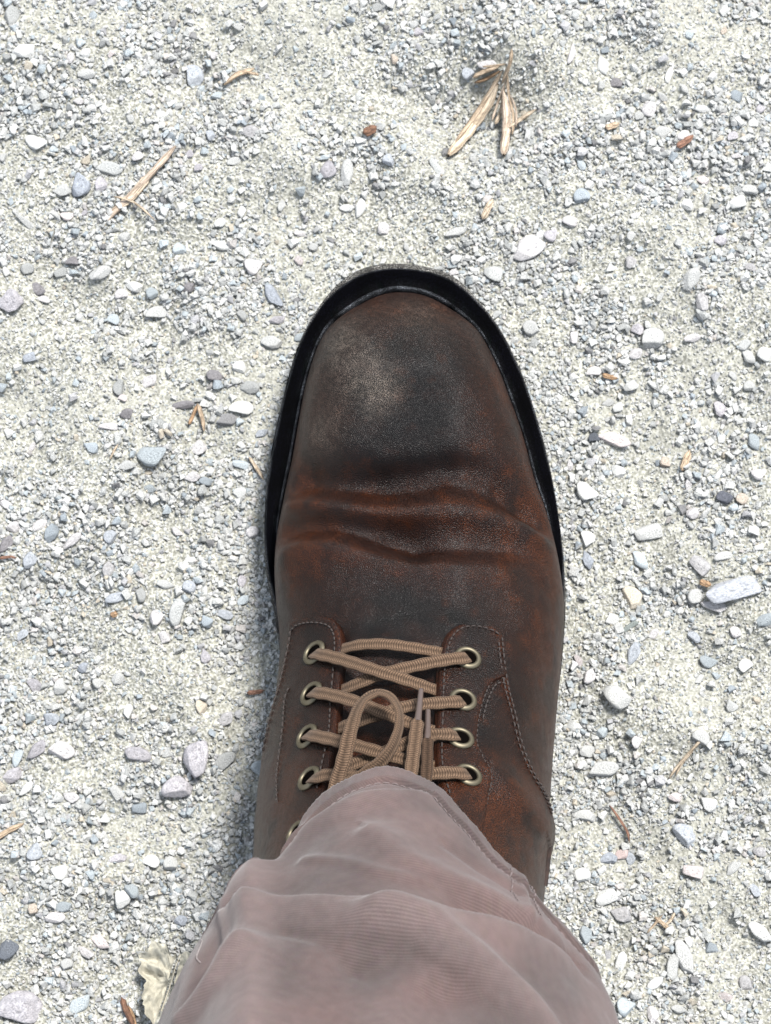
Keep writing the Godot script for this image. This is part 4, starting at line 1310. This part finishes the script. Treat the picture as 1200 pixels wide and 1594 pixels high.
		[136.3, -140.1, 3.7, 2.2, -2, "w", "oblong pale grey stone 1.7 cm right of the rust-red bark chip"],
		[26.4, -94.5, 3.6, 2.5, 11, "w", "oblong pale grey stone 2.3 cm right of the boot toe"],
		[131.1, 74.8, 5.6, 4.4, -80, "g", "squarish mid grey stone 4.4 cm below the biggest blue-grey slab"],
		[-130.9, -174.5, 3.5, 2.0, -80, "w", "oblong pale grey stone 3.3 cm down-right of the top left corner"],
		[-148.8, -139.9, 3.6, 2.4, 67, "w", "second oblong pale grey stone 3.2 cm left of the blue-grey triangular stone"],
		[34.0, -141.0, 3.8, 2.5, -67, "w", "oblong pale grey stone 1.8 cm down-left of the torn wood bundle"],
		[99.4, 190.2, 6.2, 4.5, -71, "w", "squarish pale grey stone 2.5 cm down-left of the long white lower-right stone"],
		[12.9, -191.2, 3.9, 3.7, 35, "m", "small mauve-grey stone 4.1 cm up-left of the torn wood bundle"],
		[88.8, 187.2, 7.2, 6.2, 43, "b", "chunky light blue-grey stone 2.9 cm down-left of the long white lower-right stone"],
		[-79.8, 7.3, 4.8, 2.5, -39, "w", "long pale grey stone 2.9 cm below the large bluish white stone"],
		[-69.7, 75.6, 6.5, 4.6, 87, "t", "squarish tan stone 2 cm above the biggest tall mauve-grey stone"],
		[133.9, -53.5, 4.2, 2.5, -53, "w", "oblong pale grey stone 3.4 cm down-right of the large bright white stone"],
		[-92.6, 112.9, 5.4, 4.7, -18, "B", "squarish blue stone 2.8 cm down-left of the biggest tall mauve-grey stone"],
		[136.6, 59.0, 5.5, 5.1, 66, "w", "second squarish pale grey stone 2.9 cm below the biggest blue-grey slab"],
		[96.8, -115.5, 3.9, 2.5, 15, "w", "oblong pale grey stone 3.3 cm down-left of the rust-red bark chip"],
		[7.0, -194.6, 3.8, 2.2, 53, "w", "oblong pale grey stone 4.7 cm up-left of the torn wood bundle"],
		[-50.8, 7.6, 5.2, 4.5, 10, "w", "squarish pale grey stone 4.2 cm up-right of the tall grey left-hand stone"],
		[-123.7, 66.7, 6.1, 5.5, 38, "w", "second squarish pale grey stone 5.3 cm down-left of the tall grey left-hand stone"],
		[140.8, 129.4, 5.2, 3.6, -28, "g", "squarish mid grey stone 5 cm up-right of the long white lower-right stone"],
		[82.3, 182.2, 5.3, 3.3, 50, "w", "second oblong pale grey stone 3.2 cm down-left of the long white lower-right stone"],
		[-68.4, -148.8, 4.0, 3.7, -43, "b", "small light blue-grey stone 2.6 cm below the chunky blue-grey stone"],
		[-122.8, -178.5, 4.2, 2.9, 78, "w", "small pale grey stone 3.6 cm down-right of the top left corner"],
		[8.0, -104.4, 3.8, 2.2, -53, "w", "oblong pale grey stone 0.9 cm up-right of the boot toe"],
		[-55.5, -77.4, 5.0, 3.2, -57, "g", "second oblong mid grey stone 4.2 cm up-right of the forked straw"],
		[-45.9, -194.8, 3.5, 1.8, 9, "b", "long light blue-grey stone 3.4 cm up-right of the chunky blue-grey stone"],
		[-90.9, -9.6, 5.8, 3.2, -12, "b", "oblong light blue-grey stone 1.1 cm below the large bluish white stone"],
		[-72.7, -135.0, 3.6, 3.1, 30, "m", "small mauve-grey stone 2.2 cm right of the long wood splinter"],
		[-146.5, -93.9, 3.8, 2.6, -85, "w", "oblong pale grey stone 1.2 cm above the speckled mauve left-edge stone"],
		[-32.6, -68.9, 5.5, 3.1, 25, "b", "oblong light blue-grey stone 4.4 cm down-left of the boot toe"],
		[-131.1, 130.5, 6.8, 5.3, 56, "b", "chunky light blue-grey stone 1.3 cm down-right of the brown left-edge sliver"],
		[-105.3, 9.7, 5.1, 4.5, 58, "b", "squarish light blue-grey stone 3.4 cm down-left of the large bluish white stone"],
		[-80.9, -189.4, 3.4, 2.2, 60, "w", "oblong pale grey stone 1.4 cm above the chunky blue-grey stone"],
		[-3.2, -201.0, 4.3, 3.6, 6, "g", "small mid grey stone 5.8 cm up-left of the torn wood bundle"],
		[42.7, -170.3, 3.5, 2.1, -35, "b", "oblong light blue-grey stone 1.1 cm above the torn wood bundle"],
		[20.3, -197.2, 3.2, 2.0, 34, "g", "oblong mid grey stone 4.1 cm up-left of the torn wood bundle"],
		[51.9, -83.2, 4.6, 3.2, -68, "w", "small pale grey stone 2 cm below the big white stone"],
		[116.9, -120.3, 5.1, 4.7, -7, "w", "squarish pale grey stone 2.2 cm below the rust-red bark chip"],
		[-82.9, 172.3, 5.5, 4.2, 4, "w", "squarish pale grey stone 0.7 cm above the dry leaf"],
		[134.9, -147.6, 4.7, 3.4, 36, "m", "small mauve-grey stone 1.6 cm right of the rust-red bark chip"],
		[-145.2, -2.9, 5.0, 3.2, -28, "w", "nearest oblong pale grey stone 1.6 cm above the dark slate left-edge stone"],
		[-67.3, -182.3, 3.3, 2.9, 78, "w", "nearest small pale grey stone 1 cm up-right of the chunky blue-grey stone"],
		[73.3, 57.0, 5.0, 2.6, -67, "p", "long pinkish stone 2 cm up-left of the speckled white right-hand stone"],
		[141.0, -95.6, 4.7, 3.0, -19, "g", "second oblong mid grey stone 4.5 cm up-right of the large bright white stone"],
		[-0.9, -111.9, 5.0, 4.8, -64, "w", "squarish pale grey stone 1.5 cm above the boot toe"],
		[-91.9, -164.8, 3.8, 2.1, -43, "w", "oblong pale grey stone 1.9 cm down-left of the chunky blue-grey stone"],
		[130.3, 135.6, 6.8, 3.5, 37, "w", "long pale grey stone 3.9 cm up-right of the long white lower-right stone"],
		[115.8, -10.2, 5.2, 2.6, 76, "w", "long pale grey stone 1.5 cm left of the black stone"],
		[-116.4, -138.6, 4.2, 3.4, 39, "t", "small tan stone 1 cm above the blue-grey triangular stone"],
		[43.0, -77.9, 3.9, 2.4, 35, "g", "oblong mid grey stone 2.8 cm down-left of the big white stone"],
		[-33.2, -110.4, 4.6, 2.3, -7, "w", "long pale grey stone 2.8 cm down-left of the upright pale stone above the toe"],
		[-57.7, -193.3, 3.9, 3.1, -43, "w", "second small pale grey stone 2.4 cm up-right of the chunky blue-grey stone"],
		[-47.5, -31.2, 5.2, 3.1, 43, "b", "oblong light blue-grey stone 2.6 cm right of the forked straw"],
		[94.9, -107.5, 3.9, 3.3, 81, "w", "small pale grey stone 3.9 cm above the large bright white stone"],
		[-1.3, -125.2, 3.8, 2.6, 80, "g", "oblong mid grey stone 1.6 cm down-right of the upright pale stone above the toe"],
		[-107.2, -180.9, 3.3, 2.2, 69, "p", "oblong pinkish stone 3.1 cm left of the chunky blue-grey stone"],
		[-89.9, 168.7, 6.8, 3.5, -21, "g", "long mid grey stone 1.4 cm up-left of the dry leaf"],
		[119.0, -189.8, 3.8, 3.3, -82, "b", "small light blue-grey stone 3.3 cm left of the top right corner"],
		[133.0, 46.3, 4.9, 4.0, -40, "w", "nearest squarish pale grey stone 1.6 cm below the biggest blue-grey slab"],
		[132.9, -192.3, 3.5, 2.5, 81, "t", "small tan stone 2 cm down-left of the top right corner"],
		[-33.6, -99.3, 4.3, 3.1, -57, "p", "small pinkish stone 3.6 cm left of the boot toe"],
		[84.4, -169.6, 3.6, 3.0, -78, "w", "second small pale grey stone 4.2 cm up-left of the rust-red bark chip"],
		[109.3, 188.2, 5.7, 3.1, 0, "w", "oblong pale grey stone 2 cm below the long white lower-right stone"],
		[146.5, -160.0, 4.0, 3.5, 74, "m", "small mauve-grey stone 3.1 cm up-right of the rust-red bark chip"],
		[107.3, -19.8, 4.5, 3.8, -70, "t", "small tan stone 2.1 cm down-right of the long pinkish white stone"],
		[45.0, -118.6, 3.5, 2.3, -56, "g", "oblong mid grey stone 1.7 cm up-left of the big white stone"],
		[-55.8, -118.6, 4.8, 3.6, -71, "w", "small pale grey stone 3.9 cm right of the long wood splinter"],
		[-97.3, 76.7, 5.4, 3.4, 81, "w", "oblong pale grey stone 3.2 cm up-left of the biggest tall mauve-grey stone"],
		[-54.7, 26.5, 5.0, 3.4, 89, "m", "oblong mauve-grey stone 2.8 cm up-right of the tall grey left-hand stone"],
		[-40.5, -121.1, 4.7, 2.8, 72, "w", "oblong pale grey stone 2.8 cm down-left of the upright pale stone above the toe"],
		[126.4, 183.6, 6.2, 3.3, -20, "p", "long pinkish stone 2 cm up-left of the bottom right corner"],
		[117.4, 47.6, 6.0, 3.5, -50, "b", "oblong light blue-grey stone 2.2 cm down-left of the biggest blue-grey slab"],
		[-138.5, 47.0, 5.4, 3.2, 50, "b", "oblong light blue-grey stone 3.3 cm below the dark slate left-edge stone"],
		[3.0, -185.5, 4.1, 2.2, 49, "b", "oblong light blue-grey stone 4.5 cm up-left of the torn wood bundle"],
		[3.4, -179.9, 4.0, 2.7, -65, "t", "oblong tan stone 4.2 cm up-left of the torn wood bundle"],
		[-87.3, 186.0, 6.3, 5.8, -60, "p", "squarish pinkish stone 1 cm down-left of the dry leaf"],
		[76.2, -136.9, 4.9, 3.0, -64, "b", "oblong light blue-grey stone 3.7 cm up-right of the big white stone"],
		[94.7, -98.2, 4.7, 4.4, 29, "g", "small mid grey stone 3 cm above the large bright white stone"],
		[-56.2, -201.6, 3.1, 1.8, -12, "g", "oblong mid grey stone 3.1 cm up-right of the chunky blue-grey stone"],
		[45.9, -193.1, 3.1, 2.1, -25, "w", "oblong pale grey stone 3.2 cm above the torn wood bundle"],
		[-76.3, -140.7, 3.5, 2.8, 50, "m", "small mauve-grey stone 2.2 cm up-right of the long wood splinter"],
		[-29.0, -93.9, 3.6, 2.9, -26, "g", "small mid grey stone 3.2 cm left of the boot toe"],
		[-27.9, -104.7, 3.7, 3.1, 9, "w", "small pale grey stone 3 cm down-left of the upright pale stone above the toe"],
		[81.8, 84.5, 4.6, 4.0, -6, "b", "small light blue-grey stone 1.4 cm below the speckled white right-hand stone"],
		[70.8, -18.5, 4.4, 2.4, -83, "w", "oblong pale grey stone 1.9 cm down-left of the long pinkish white stone"],
		[-47.5, 97.7, 6.1, 5.4, -42, "b", "squarish light blue-grey stone 2.4 cm right of the biggest tall mauve-grey stone"],
		[-68.1, 56.0, 6.4, 3.8, -87, "m", "oblong mauve-grey stone 2 cm down-right of the tall grey left-hand stone"],
		[72.6, -68.6, 5.3, 3.4, 73, "w", "oblong pale grey stone 2.2 cm up-left of the orange wood chip"],
		[-83.7, 48.5, 4.5, 4.1, -85, "w", "nearest small pale grey stone 1 cm down-left of the tall grey left-hand stone"],
		[-116.6, -117.7, 3.7, 1.9, 56, "m", "long mauve-grey stone 1 cm below the blue-grey triangular stone"],
		[-119.5, -161.9, 4.5, 2.6, -13, "w", "oblong pale grey stone 3.2 cm above the blue-grey triangular stone"],
		[102.1, 46.8, 4.4, 3.0, 49, "w", "oblong pale grey stone 2.9 cm up-right of the speckled white right-hand stone"],
		[108.2, -164.7, 4.5, 2.6, -53, "w", "oblong pale grey stone 2.3 cm up-left of the rust-red bark chip"],
		[-64.2, -114.0, 4.7, 3.4, 24, "w", "small pale grey stone 3.2 cm down-right of the long wood splinter"],
		[116.6, -166.7, 4.6, 2.4, -42, "w", "second long pale grey stone 2.2 cm above the rust-red bark chip"],
		[117.3, 0.8, 4.8, 4.4, -7, "w", "squarish pale grey stone 1.4 cm down-left of the black stone"],
	]

func ico(sub: int) -> Array:
	var g := (1.0 + sqrt(5.0)) / 2.0
	var v := []
	for p in [[-1, g, 0], [1, g, 0], [-1, -g, 0], [1, -g, 0], [0, -1, g], [0, 1, g], [0, -1, -g], [0, 1, -g], [g, 0, -1], [g, 0, 1], [-g, 0, -1], [-g, 0, 1]]: v.append(Vector3(p[0], p[1], p[2]).normalized())
	var f := [[0, 11, 5], [0, 5, 1], [0, 1, 7], [0, 7, 10], [0, 10, 11], [1, 5, 9], [5, 11, 4], [11, 10, 2], [10, 7, 6], [7, 1, 8], [3, 9, 4], [3, 4, 2], [3, 2, 6], [3, 6, 8], [3, 8, 9], [4, 9, 5], [2, 4, 11], [6, 2, 10], [8, 6, 7], [9, 8, 1]]
	for s in sub:
		var mid := {}
		var nf := []
		for t in f:
			var m := []
			for k in 3:
				var a: int = t[k]
				var b: int = t[(k + 1) % 3]
				var key := Vector2i(mini(a, b), maxi(a, b))
				if not mid.has(key):
					mid[key] = v.size()
					v.append(((v[a] + v[b]) / 2).normalized())
				m.append(mid[key])
			nf.append_array([[t[0], m[0], m[2]], [t[1], m[1], m[0]], [t[2], m[2], m[1]], m])
		f = nf
	return [v, f]

# a broken stone: a ball cut by planes, edges worn a little
func broken_stone(ball: Array, sd: int) -> ArrayMesh:
	var r := RandomNumberGenerator.new()
	r.seed = sd
	var planes := []
	for i in r.randi_range(7, 11):
		planes.append([Vector3(r.randfn(), r.randfn() * 0.8, r.randfn()).normalized(), r.randf_range(0.5, 0.95)])
	planes.append([Vector3(r.randfn() * 0.25, 1, r.randfn() * 0.25).normalized(), r.randf_range(0.5, 0.7)])
	var n := FastNoiseLite.new()
	n.seed = sd
	n.frequency = 1.6
	n.fractal_octaves = 3
	var v := PackedVector3Array()
	var lo := Vector3.ONE * 9
	var hi := -lo
	for d in ball[0]:
		var acc := 1.0
		for p in planes:
			var k: float = d.dot(p[0]) / p[1]
			if k > 0: acc += pow(k, 44.0)
		var q: Vector3 = d * pow(acc, -1.0 / 44.0) * (1.0 + 0.05 * n.get_noise_3dv(d))
		v.append(q)
		lo = lo.min(q)
		hi = hi.max(q)
	var nr := PackedVector3Array()
	nr.resize(v.size())
	var idx := PackedInt32Array()
	for i in v.size(): v[i] = (v[i] - (lo + hi) / 2) / (hi - lo)
	for t in ball[1]:
		var c := (v[t[1]] - v[t[0]]).cross(v[t[2]] - v[t[0]])
		var out := c.dot(v[t[0]]) > 0
		if not out: c = -c
		for k in 3: nr[t[k]] += c
		idx.append(t[0])
		idx.append(t[2] if out else t[1])
		idx.append(t[1] if out else t[2])
	for i in nr.size(): nr[i] = nr[i].normalized()
	var arr := []
	arr.resize(Mesh.ARRAY_MAX)
	arr[Mesh.ARRAY_VERTEX] = v
	arr[Mesh.ARRAY_NORMAL] = nr
	arr[Mesh.ARRAY_INDEX] = idx
	var m := ArrayMesh.new()
	m.add_surface_from_arrays(Mesh.PRIMITIVE_TRIANGLES, arr)
	return m

func build_stones() -> void:
	var ball := ico(3)
	var shapes := []
	for i in 16: shapes.append(broken_stone(ball, 500 + i * 7))
	var fine := seamless(256, 0.05, 4, FastNoiseLite.TYPE_SIMPLEX, 17)
	var blot := seamless(256, 0.025, 3, FastNoiseLite.TYPE_CELLULAR, 18)
	var rough := grey_tex(fine, 0.0, 1.0)
	var plain := grey_tex(fine, 0.62, 1.0)
	var speckled := image_of(256, func(x, y):
		var a: float = fine.get_pixel(x, y).r
		var b: float = blot.get_pixel(x, y).r
		var k := clampf(0.68 + 0.3 * b + 0.35 * (a - 0.5), 0.25, 1.0)
		var w := clampf((a - 0.55) * 3.0, 0.0, 1.0)
		return Color(k, k * lerpf(0.985, 0.97, w), k * lerpf(1.0, 0.96, w)))
	var mats := {}
	for t in TONES:
		var a: Array = TONES[t]
		var vs := []
		for k in 3:
			var f: float = [0.92, 1.06, 1.2][k]
			var m := std(a[0] * f, a[1] * f, a[2] * f, 0.9)
			m.metallic_specular = 0.3
			m.albedo_texture = speckled if t in ["m", "p"] or k == 1 else plain
			relief(m, rough, 0.02)
			triplanar(m, 0.9)
			vs.append(m)
		mats[t] = vs
	var r := RandomNumberGenerator.new()
	r.seed = 77
	for s in STONES():
		var tone: String = s[5]
		var o := put("stone", shapes[r.randi() % shapes.size()], mats[tone][r.randi() % 3])
		tag(o, s[6], "stone", "larger stones lying in the gravel")
		var l: float = s[2] * 1.06 / 1000.0
		var w: float = s[3] * 1.06 / 1000.0
		var h := minf(w * r.randf_range(0.5, 0.75), 0.009)
		var x: float = s[0] / 1000.0
		var z: float = s[1] / 1000.0
		var b := Basis(Vector3.UP, deg_to_rad(s[4])) * Basis.from_euler(Vector3(r.randfn() * 0.16, 0, r.randfn() * 0.14))
		o.transform = Transform3D(b.scaled_local(Vector3(l, h, w)), Vector3(x, ground_y(x, z) + h * 0.14 + 0.0004, z))

# ---------------------------------------------------------------- wood scraps, straw and a leaf
# a split strip of wood: ragged ends, a lengthwise twist
func strip(pts: Array, width: float, thick: float, sd: int) -> ArrayMesh:
	var r := RandomNumberGenerator.new()
	r.seed = sd
	var p := catmull(pts, 6)
	var v := PackedVector3Array()
	var uv := PackedVector2Array()
	var cols := 9
	var n := p.size()
	for i in n:
		var t := float(i) / (n - 1)
		var d: Vector3 = (p[mini(i + 1, n - 1)] - p[maxi(i - 1, 0)]).normalized()
		var side: Vector3 = d.cross(Vector3.UP).normalized()
		var up: Vector3 = side.cross(d)
		var w := width * clampf(minf(t * 5.0 + 0.25, (1.0 - t) * 4.0 + 0.12), 0.0, 1.0) * r.randf_range(0.86, 1.1)
		for c in cols:
			var a := TAU * c / (cols - 1)
			var k := 1.0 + 0.18 * sin(c * 2.4 + sd)
			v.append(p[i] + side * cos(a) * w / 2 * k + up * (sin(a) * thick / 2 * k))
			uv.append(Vector2(t * 2.0, float(c) / (cols - 1)))
	return grid(v, cols, n, PackedColorArray(), uv)

func wood_material(r: float, g: float, b: float) -> StandardMaterial3D:
	var m := std(r, g, b, 0.8)
	var im := seamless(256, 0.03, 4, FastNoiseLite.TYPE_SIMPLEX, 29)
	m.albedo_texture = image_of(128, func(x, y):
		var a: float = im.get_pixel((x / 4) % 256, (y * 3) % 256).r
		var b2: float = im.get_pixel((x * 2) % 256, (y * 2 + 90) % 256).r
		var k := clampf(0.45 + 0.75 * a + 0.3 * (b2 - 0.5), 0.3, 1.0)
		return Color(k, k * lerpf(0.93, 1.0, a), k * lerpf(0.84, 1.0, a)))
	relief(m, image_of(128, func(x, y):
		var a: float = im.get_pixel((x / 4) % 256, (y * 3) % 256).r
		return Color(a, a, a)), 0.03)
	return m

# strips given as [width, thickness, [x, height over the ground, z] ...] in mm
func wood(called: String, label: String, category: String, part: String, mat, strips: Array) -> void:
	var o := thing(called, label, category)
	var i := 0
	for s in strips:
		var pts := []
		for k in range(2, s.size()):
			pts.append(Vector3(s[k][0] / 1000.0, ground_y(s[k][0] / 1000.0, s[k][2] / 1000.0) + (s[k][1] - 1.0) / 1000.0, s[k][2] / 1000.0))
		i += 1
		put(part, strip(pts, s[0] / 1000.0, s[1] / 1000.0, called.length() + i * 5 + strips.size()), s_mat(mat, i), o)

func s_mat(mat, i: int) -> Material:
	if mat is Array: return mat[i % mat.size()]
	return mat

func build_litter() -> void:
	var straw := wood_material(0.52, 0.45, 0.36)
	var tan := wood_material(0.45, 0.365, 0.275)
	var grey := wood_material(0.52, 0.44, 0.37)
	var orange := wood_material(0.36, 0.24, 0.145)
	var brown := wood_material(0.17, 0.09, 0.055)
	var red := wood_material(0.25, 0.135, 0.095)
	wood("wood_splinter", "long pale split wood splinter lying slanted at the upper left", "wood splinter", "wood_strip", [straw, grey], [
		[2.4, 1.3, [-81.3, 4.5, -142.5], [-90, 3.8, -132.5], [-99, 3.4, -123.5], [-107.5, 2.8, -113.5]],
		[3.4, 1.4, [-91.5, 3.4, -131], [-97, 3.2, -124.5], [-103.5, 2.8, -118.5]],
		[2.2, 1.2, [-96, 3.0, -125], [-103, 2.6, -119.5], [-109.5, 2.2, -114]],
		[0.9, 0.7, [-105, 4.4, -122.5], [-97, 4.2, -120.5], [-88.5, 3.4, -113]]])
	wood("wood_bundle", "frayed bundle of torn wood fibres standing out of a hollow at the top", "wood scrap", "fibre_strand", [grey, straw, tan], [
		[4.2, 2.0, [24.5, 4.0, -141.5], [31, 6.0, -151], [38, 9.0, -161], [44, 11.0, -170]],
		[2.0, 1.3, [27.5, 6.0, -148], [34, 8.0, -157.5], [41, 11, -167.5], [45.5, 12, -174]],
		[3.4, 1.8, [46, 4.0, -141.0], [47, 6.0, -149], [47.6, 8.5, -158], [46, 11.0, -168]],
		[1.7, 1.1, [43, 5.0, -156], [45.5, 8, -162], [46.5, 10.5, -170]],
		[1.2, 0.9, [49.5, 5.5, -150], [50, 8, -158], [48, 11, -167], [47.5, 12, -173]],
		[1.0, 0.8, [41.8, 7, -157], [44, 9, -164], [47.5, 11, -172]],
		[1.6, 1.0, [48, 7.0, -153], [53, 6.5, -156.5], [59, 5, -160]],
		[1.4, 1.0, [45.5, 11.5, -170], [48.5, 12.5, -176], [49, 11, -181]],
		[0.8, 0.7, [51, 7, -153], [51, 9, -160], [49, 11, -166]]])
	wood("wood_scrap", "short orange frayed wood tuft just above the torn bundle", "wood scrap", "fibre_strand", [orange, tan], [
		[2.0, 1.2, [34.5, 5, -174], [39, 6.5, -175.5], [44.5, 6, -176.5]],
		[1.3, 1.0, [35, 4, -172.5], [40, 5.5, -173.5], [45, 5, -175.5]],
		[0.9, 0.8, [38, 6, -177], [42, 7, -177], [47.5, 6, -177.2]]])
	wood("twig", "small bent tan twig near the top, right of the chunky stone", "twig", "twig_wood", tan, [
		[2.0, 1.4, [-63, 3.0, -169.5], [-58, 3.6, -173], [-54.5, 4.0, -175], [-51.5, 3.8, -177]],
		[1.2, 1.0, [-54, 4.2, -174.5], [-51, 4.6, -174.0], [-49.5, 4.0, -173.5]]])
	wood("straw", "forked orange straw lying left of the boot toe", "straw", "straw_stalk", [tan, orange], [
		[1.5, 0.9, [-75.5, 3.5, -34.2], [-74, 3.8, -38], [-72.2, 4.0, -42.5]],
		[1.7, 0.9, [-72.4, 4.0, -42.3], [-70.8, 3.6, -37.5], [-69.8, 3.0, -32]]])
	wood("straw", "straight yellow straw stub touching the boot's left side", "straw", "straw_stalk", straw, [
		[1.4, 1.1, [-52.4, 3.0, -21.5], [-49.5, 3.2, -17], [-46.7, 2.8, -12.5]]])
	wood("wood_chip", "stubby tan wood chip above right of the boot toe", "wood chip", "chip_wood", straw, [
		[2.6, 1.6, [37.5, 3.2, -114.5], [39.5, 3.4, -118.5], [41.5, 3.0, -122]]])
	wood("wood_chip", "small orange wood chip right of the toe cap", "wood chip", "chip_wood", orange, [
		[1.9, 1.2, [83.5, 3, -54], [86.5, 3.2, -53.2], [89.5, 3, -52.6]]])
	wood("wood_chip", "tan oval wood chip above the small rust-red bark chip", "wood chip", "chip_wood", tan, [
		[2.4, 1.4, [85.5, 3, -151], [88, 3.2, -152], [91, 3, -153]]])
	wood("bark_chip", "rust-red bark chip near the right edge at the top", "bark chip", "bark", red, [
		[2.6, 1.8, [113, 3.2, -143], [116, 3.6, -145], [119.5, 3.2, -147.5]]])
	wood("bark_chip", "reddish brown bark sliver close to the boot's left side, level with the eyelets", "bark chip", "bark", red, [
		[1.7, 1.3, [-52.5, 3.2, 69.5], [-49, 3.4, 69.2], [-46, 3.0, 68.6]]])
	wood("bark_chip", "thin brown bark sliver crossing the left edge near the bottom", "bark chip", "bark", [tan], [
		[2.0, 1.3, [-148, 3, 126], [-142, 3.4, 122], [-136, 3.0, 119]]])
	wood("bark_chip", "orange-brown bark splinter at the bottom edge beside the dry leaf", "bark chip", "bark", [orange, brown], [
		[2.2, 1.5, [-98.5, 3.5, 184], [-96.5, 3.6, 189], [-93.5, 3.0, 195]],
		[1.3, 1.0, [-96.0, 3.0, 187], [-94, 3.0, 191], [-93, 3, 196]]])
	wood("bark_chip", "tiny bright orange chip on the sand at the middle left", "bark chip", "bark", orange, [
		[2.2, 1.2, [-104.4, 2.8, 40], [-103.2, 3, 39.6], [-101.8, 2.8, 39.4]]])
	wood("bark_chip", "dark red bark sliver below the slate stone at the left edge", "bark chip", "bark", red, [
		[1.1, 0.8, [-147, 3, 19], [-143, 3.2, 18.4], [-140, 3, 18.8]]])
	wood("bark_chip", "small brown chip tucked between white stones beside the biggest blue-grey slab", "bark chip", "bark", orange, [
		[2.4, 1.6, [119.5, 3.6, 27.2], [121.5, 4, 28], [123.8, 3.6, 28.8]]])
	wood("bark_chip", "dark brown crumb of bark above the boot toe, left of centre", "bark chip", "bark", brown, [
		[3.6, 2.4, [-8.5, 3.2, -148.5], [-6, 3.8, -149.8], [-3.6, 3.2, -151]]])
	wood("bark_chip", "curled tan bark flake left of the black stone", "bark chip", "bark", tan, [
		[2.8, 1.2, [113.5, 3, -16], [115, 4, -20], [116.6, 3.4, -24]]])
	wood("straw", "pale dry grass stalk on the right, above the black hollow", "straw", "straw_stalk", straw, [
		[1.2, 0.8, [107, 3, 102], [111, 3.4, 96.5], [117, 3.2, 90], [119, 3, 88]],
		[0.8, 0.6, [109.5, 3.4, 101], [112, 3.6, 96.5], [116, 3.6, 92]]])
	wood("straw", "reddish dry grass stem on the right beside the boot heel", "straw", "straw_stalk", red, [
		[1.0, 0.8, [84.5, 3, 112], [88, 3.4, 117], [91, 3.2, 122], [92, 3, 126]]])
	wood("straw", "tan shredded straw scrap on the lower right", "straw", "straw_stalk", [straw, tan], [
		[1.5, 0.9, [101, 3, 154], [104.5, 3.4, 157], [107.5, 3, 160]],
		[1.2, 0.8, [104, 3.6, 158], [107, 3.4, 155], [108.5, 3, 152]],
		[0.9, 0.7, [98, 3, 160], [101.5, 3.4, 156], [104, 3.4, 153]]])
	wood("straw", "thin pale straw sliver left of the large bluish white stone", "straw", "straw_stalk", straw, [
		[1.0, 0.8, [-105, 3, -19], [-103.5, 3.2, -22], [-102, 3, -25]]])
	# the crumpled leaf by the trouser leg
	var leaf := thing("dry_leaf", "crumpled pale tan dry leaf at the bottom left beside the trouser leg", "leaf")
	leaf.position = Vector3(-0.0805, 0, 0.1785)
	var lm := std(0.40, 0.375, 0.30, 0.85)
	lm.albedo_texture = grey_tex(seamless(256, 0.03, 4, FastNoiseLite.TYPE_SIMPLEX, 88), 0.75, 1.0)
	relief(lm, lm.albedo_texture, 0.03)
	triplanar(lm, 45.0)
	var nl := FastNoiseLite.new()
	nl.seed = 4
	nl.frequency = 150.0
	nl.fractal_octaves = 3
	for half in 2:
		var v := PackedVector3Array()
		for lay in 2:
			for r in 14:
				for c in 40:
					var rr := r / 13.0 if lay == 0 else 1.0 - r / 13.0
					var a := PI * c / 39.0 + half * PI - 1.25
					var rad := 0.0108 * (1.0 + 0.16 * cos(3.0 * a + 0.6) + 0.10 * cos(7.0 * a) + 0.06 * sin(15.0 * a)) * (1.15 if absf(sin(a)) > 0.6 else 0.95)
					var x := cos(a) * rad * rr + (0.0016 if half == 0 else -0.0008)
					var z := sin(a) * rad * rr * 1.12
					var y := 0.0048 + 0.0048 * nl.get_noise_2d(x, z) + 0.007 * rr * rr * absf(sin(a * 1.5 + half)) + 0.0012 * half * (1.0 - rr)
					v.append(Vector3(x, ground_y(-0.0805 + x, 0.1785 + z) + y - 0.0004 * lay, z))
		put("leaf_blade", grid(v, 40, 28), lm, leaf)
	var vein := []
	for i in 9:
		var t := i / 8.0 * 2.0 - 1.0
		var x := 0.0035 * t + 0.0004
		var z := -0.0105 * t
		vein.append(Vector3(x, ground_y(-0.0805 + x, 0.1785 + z) + 0.0058 + 0.0048 * nl.get_noise_2d(x, z), z))
	var vr := []
	for i in 9: vr.append(0.0003 * (1.0 - 0.07 * i))
	put("leaf_vein", tube_mesh(vein, vr, 7), std(0.33, 0.30, 0.235, 0.85), leaf)
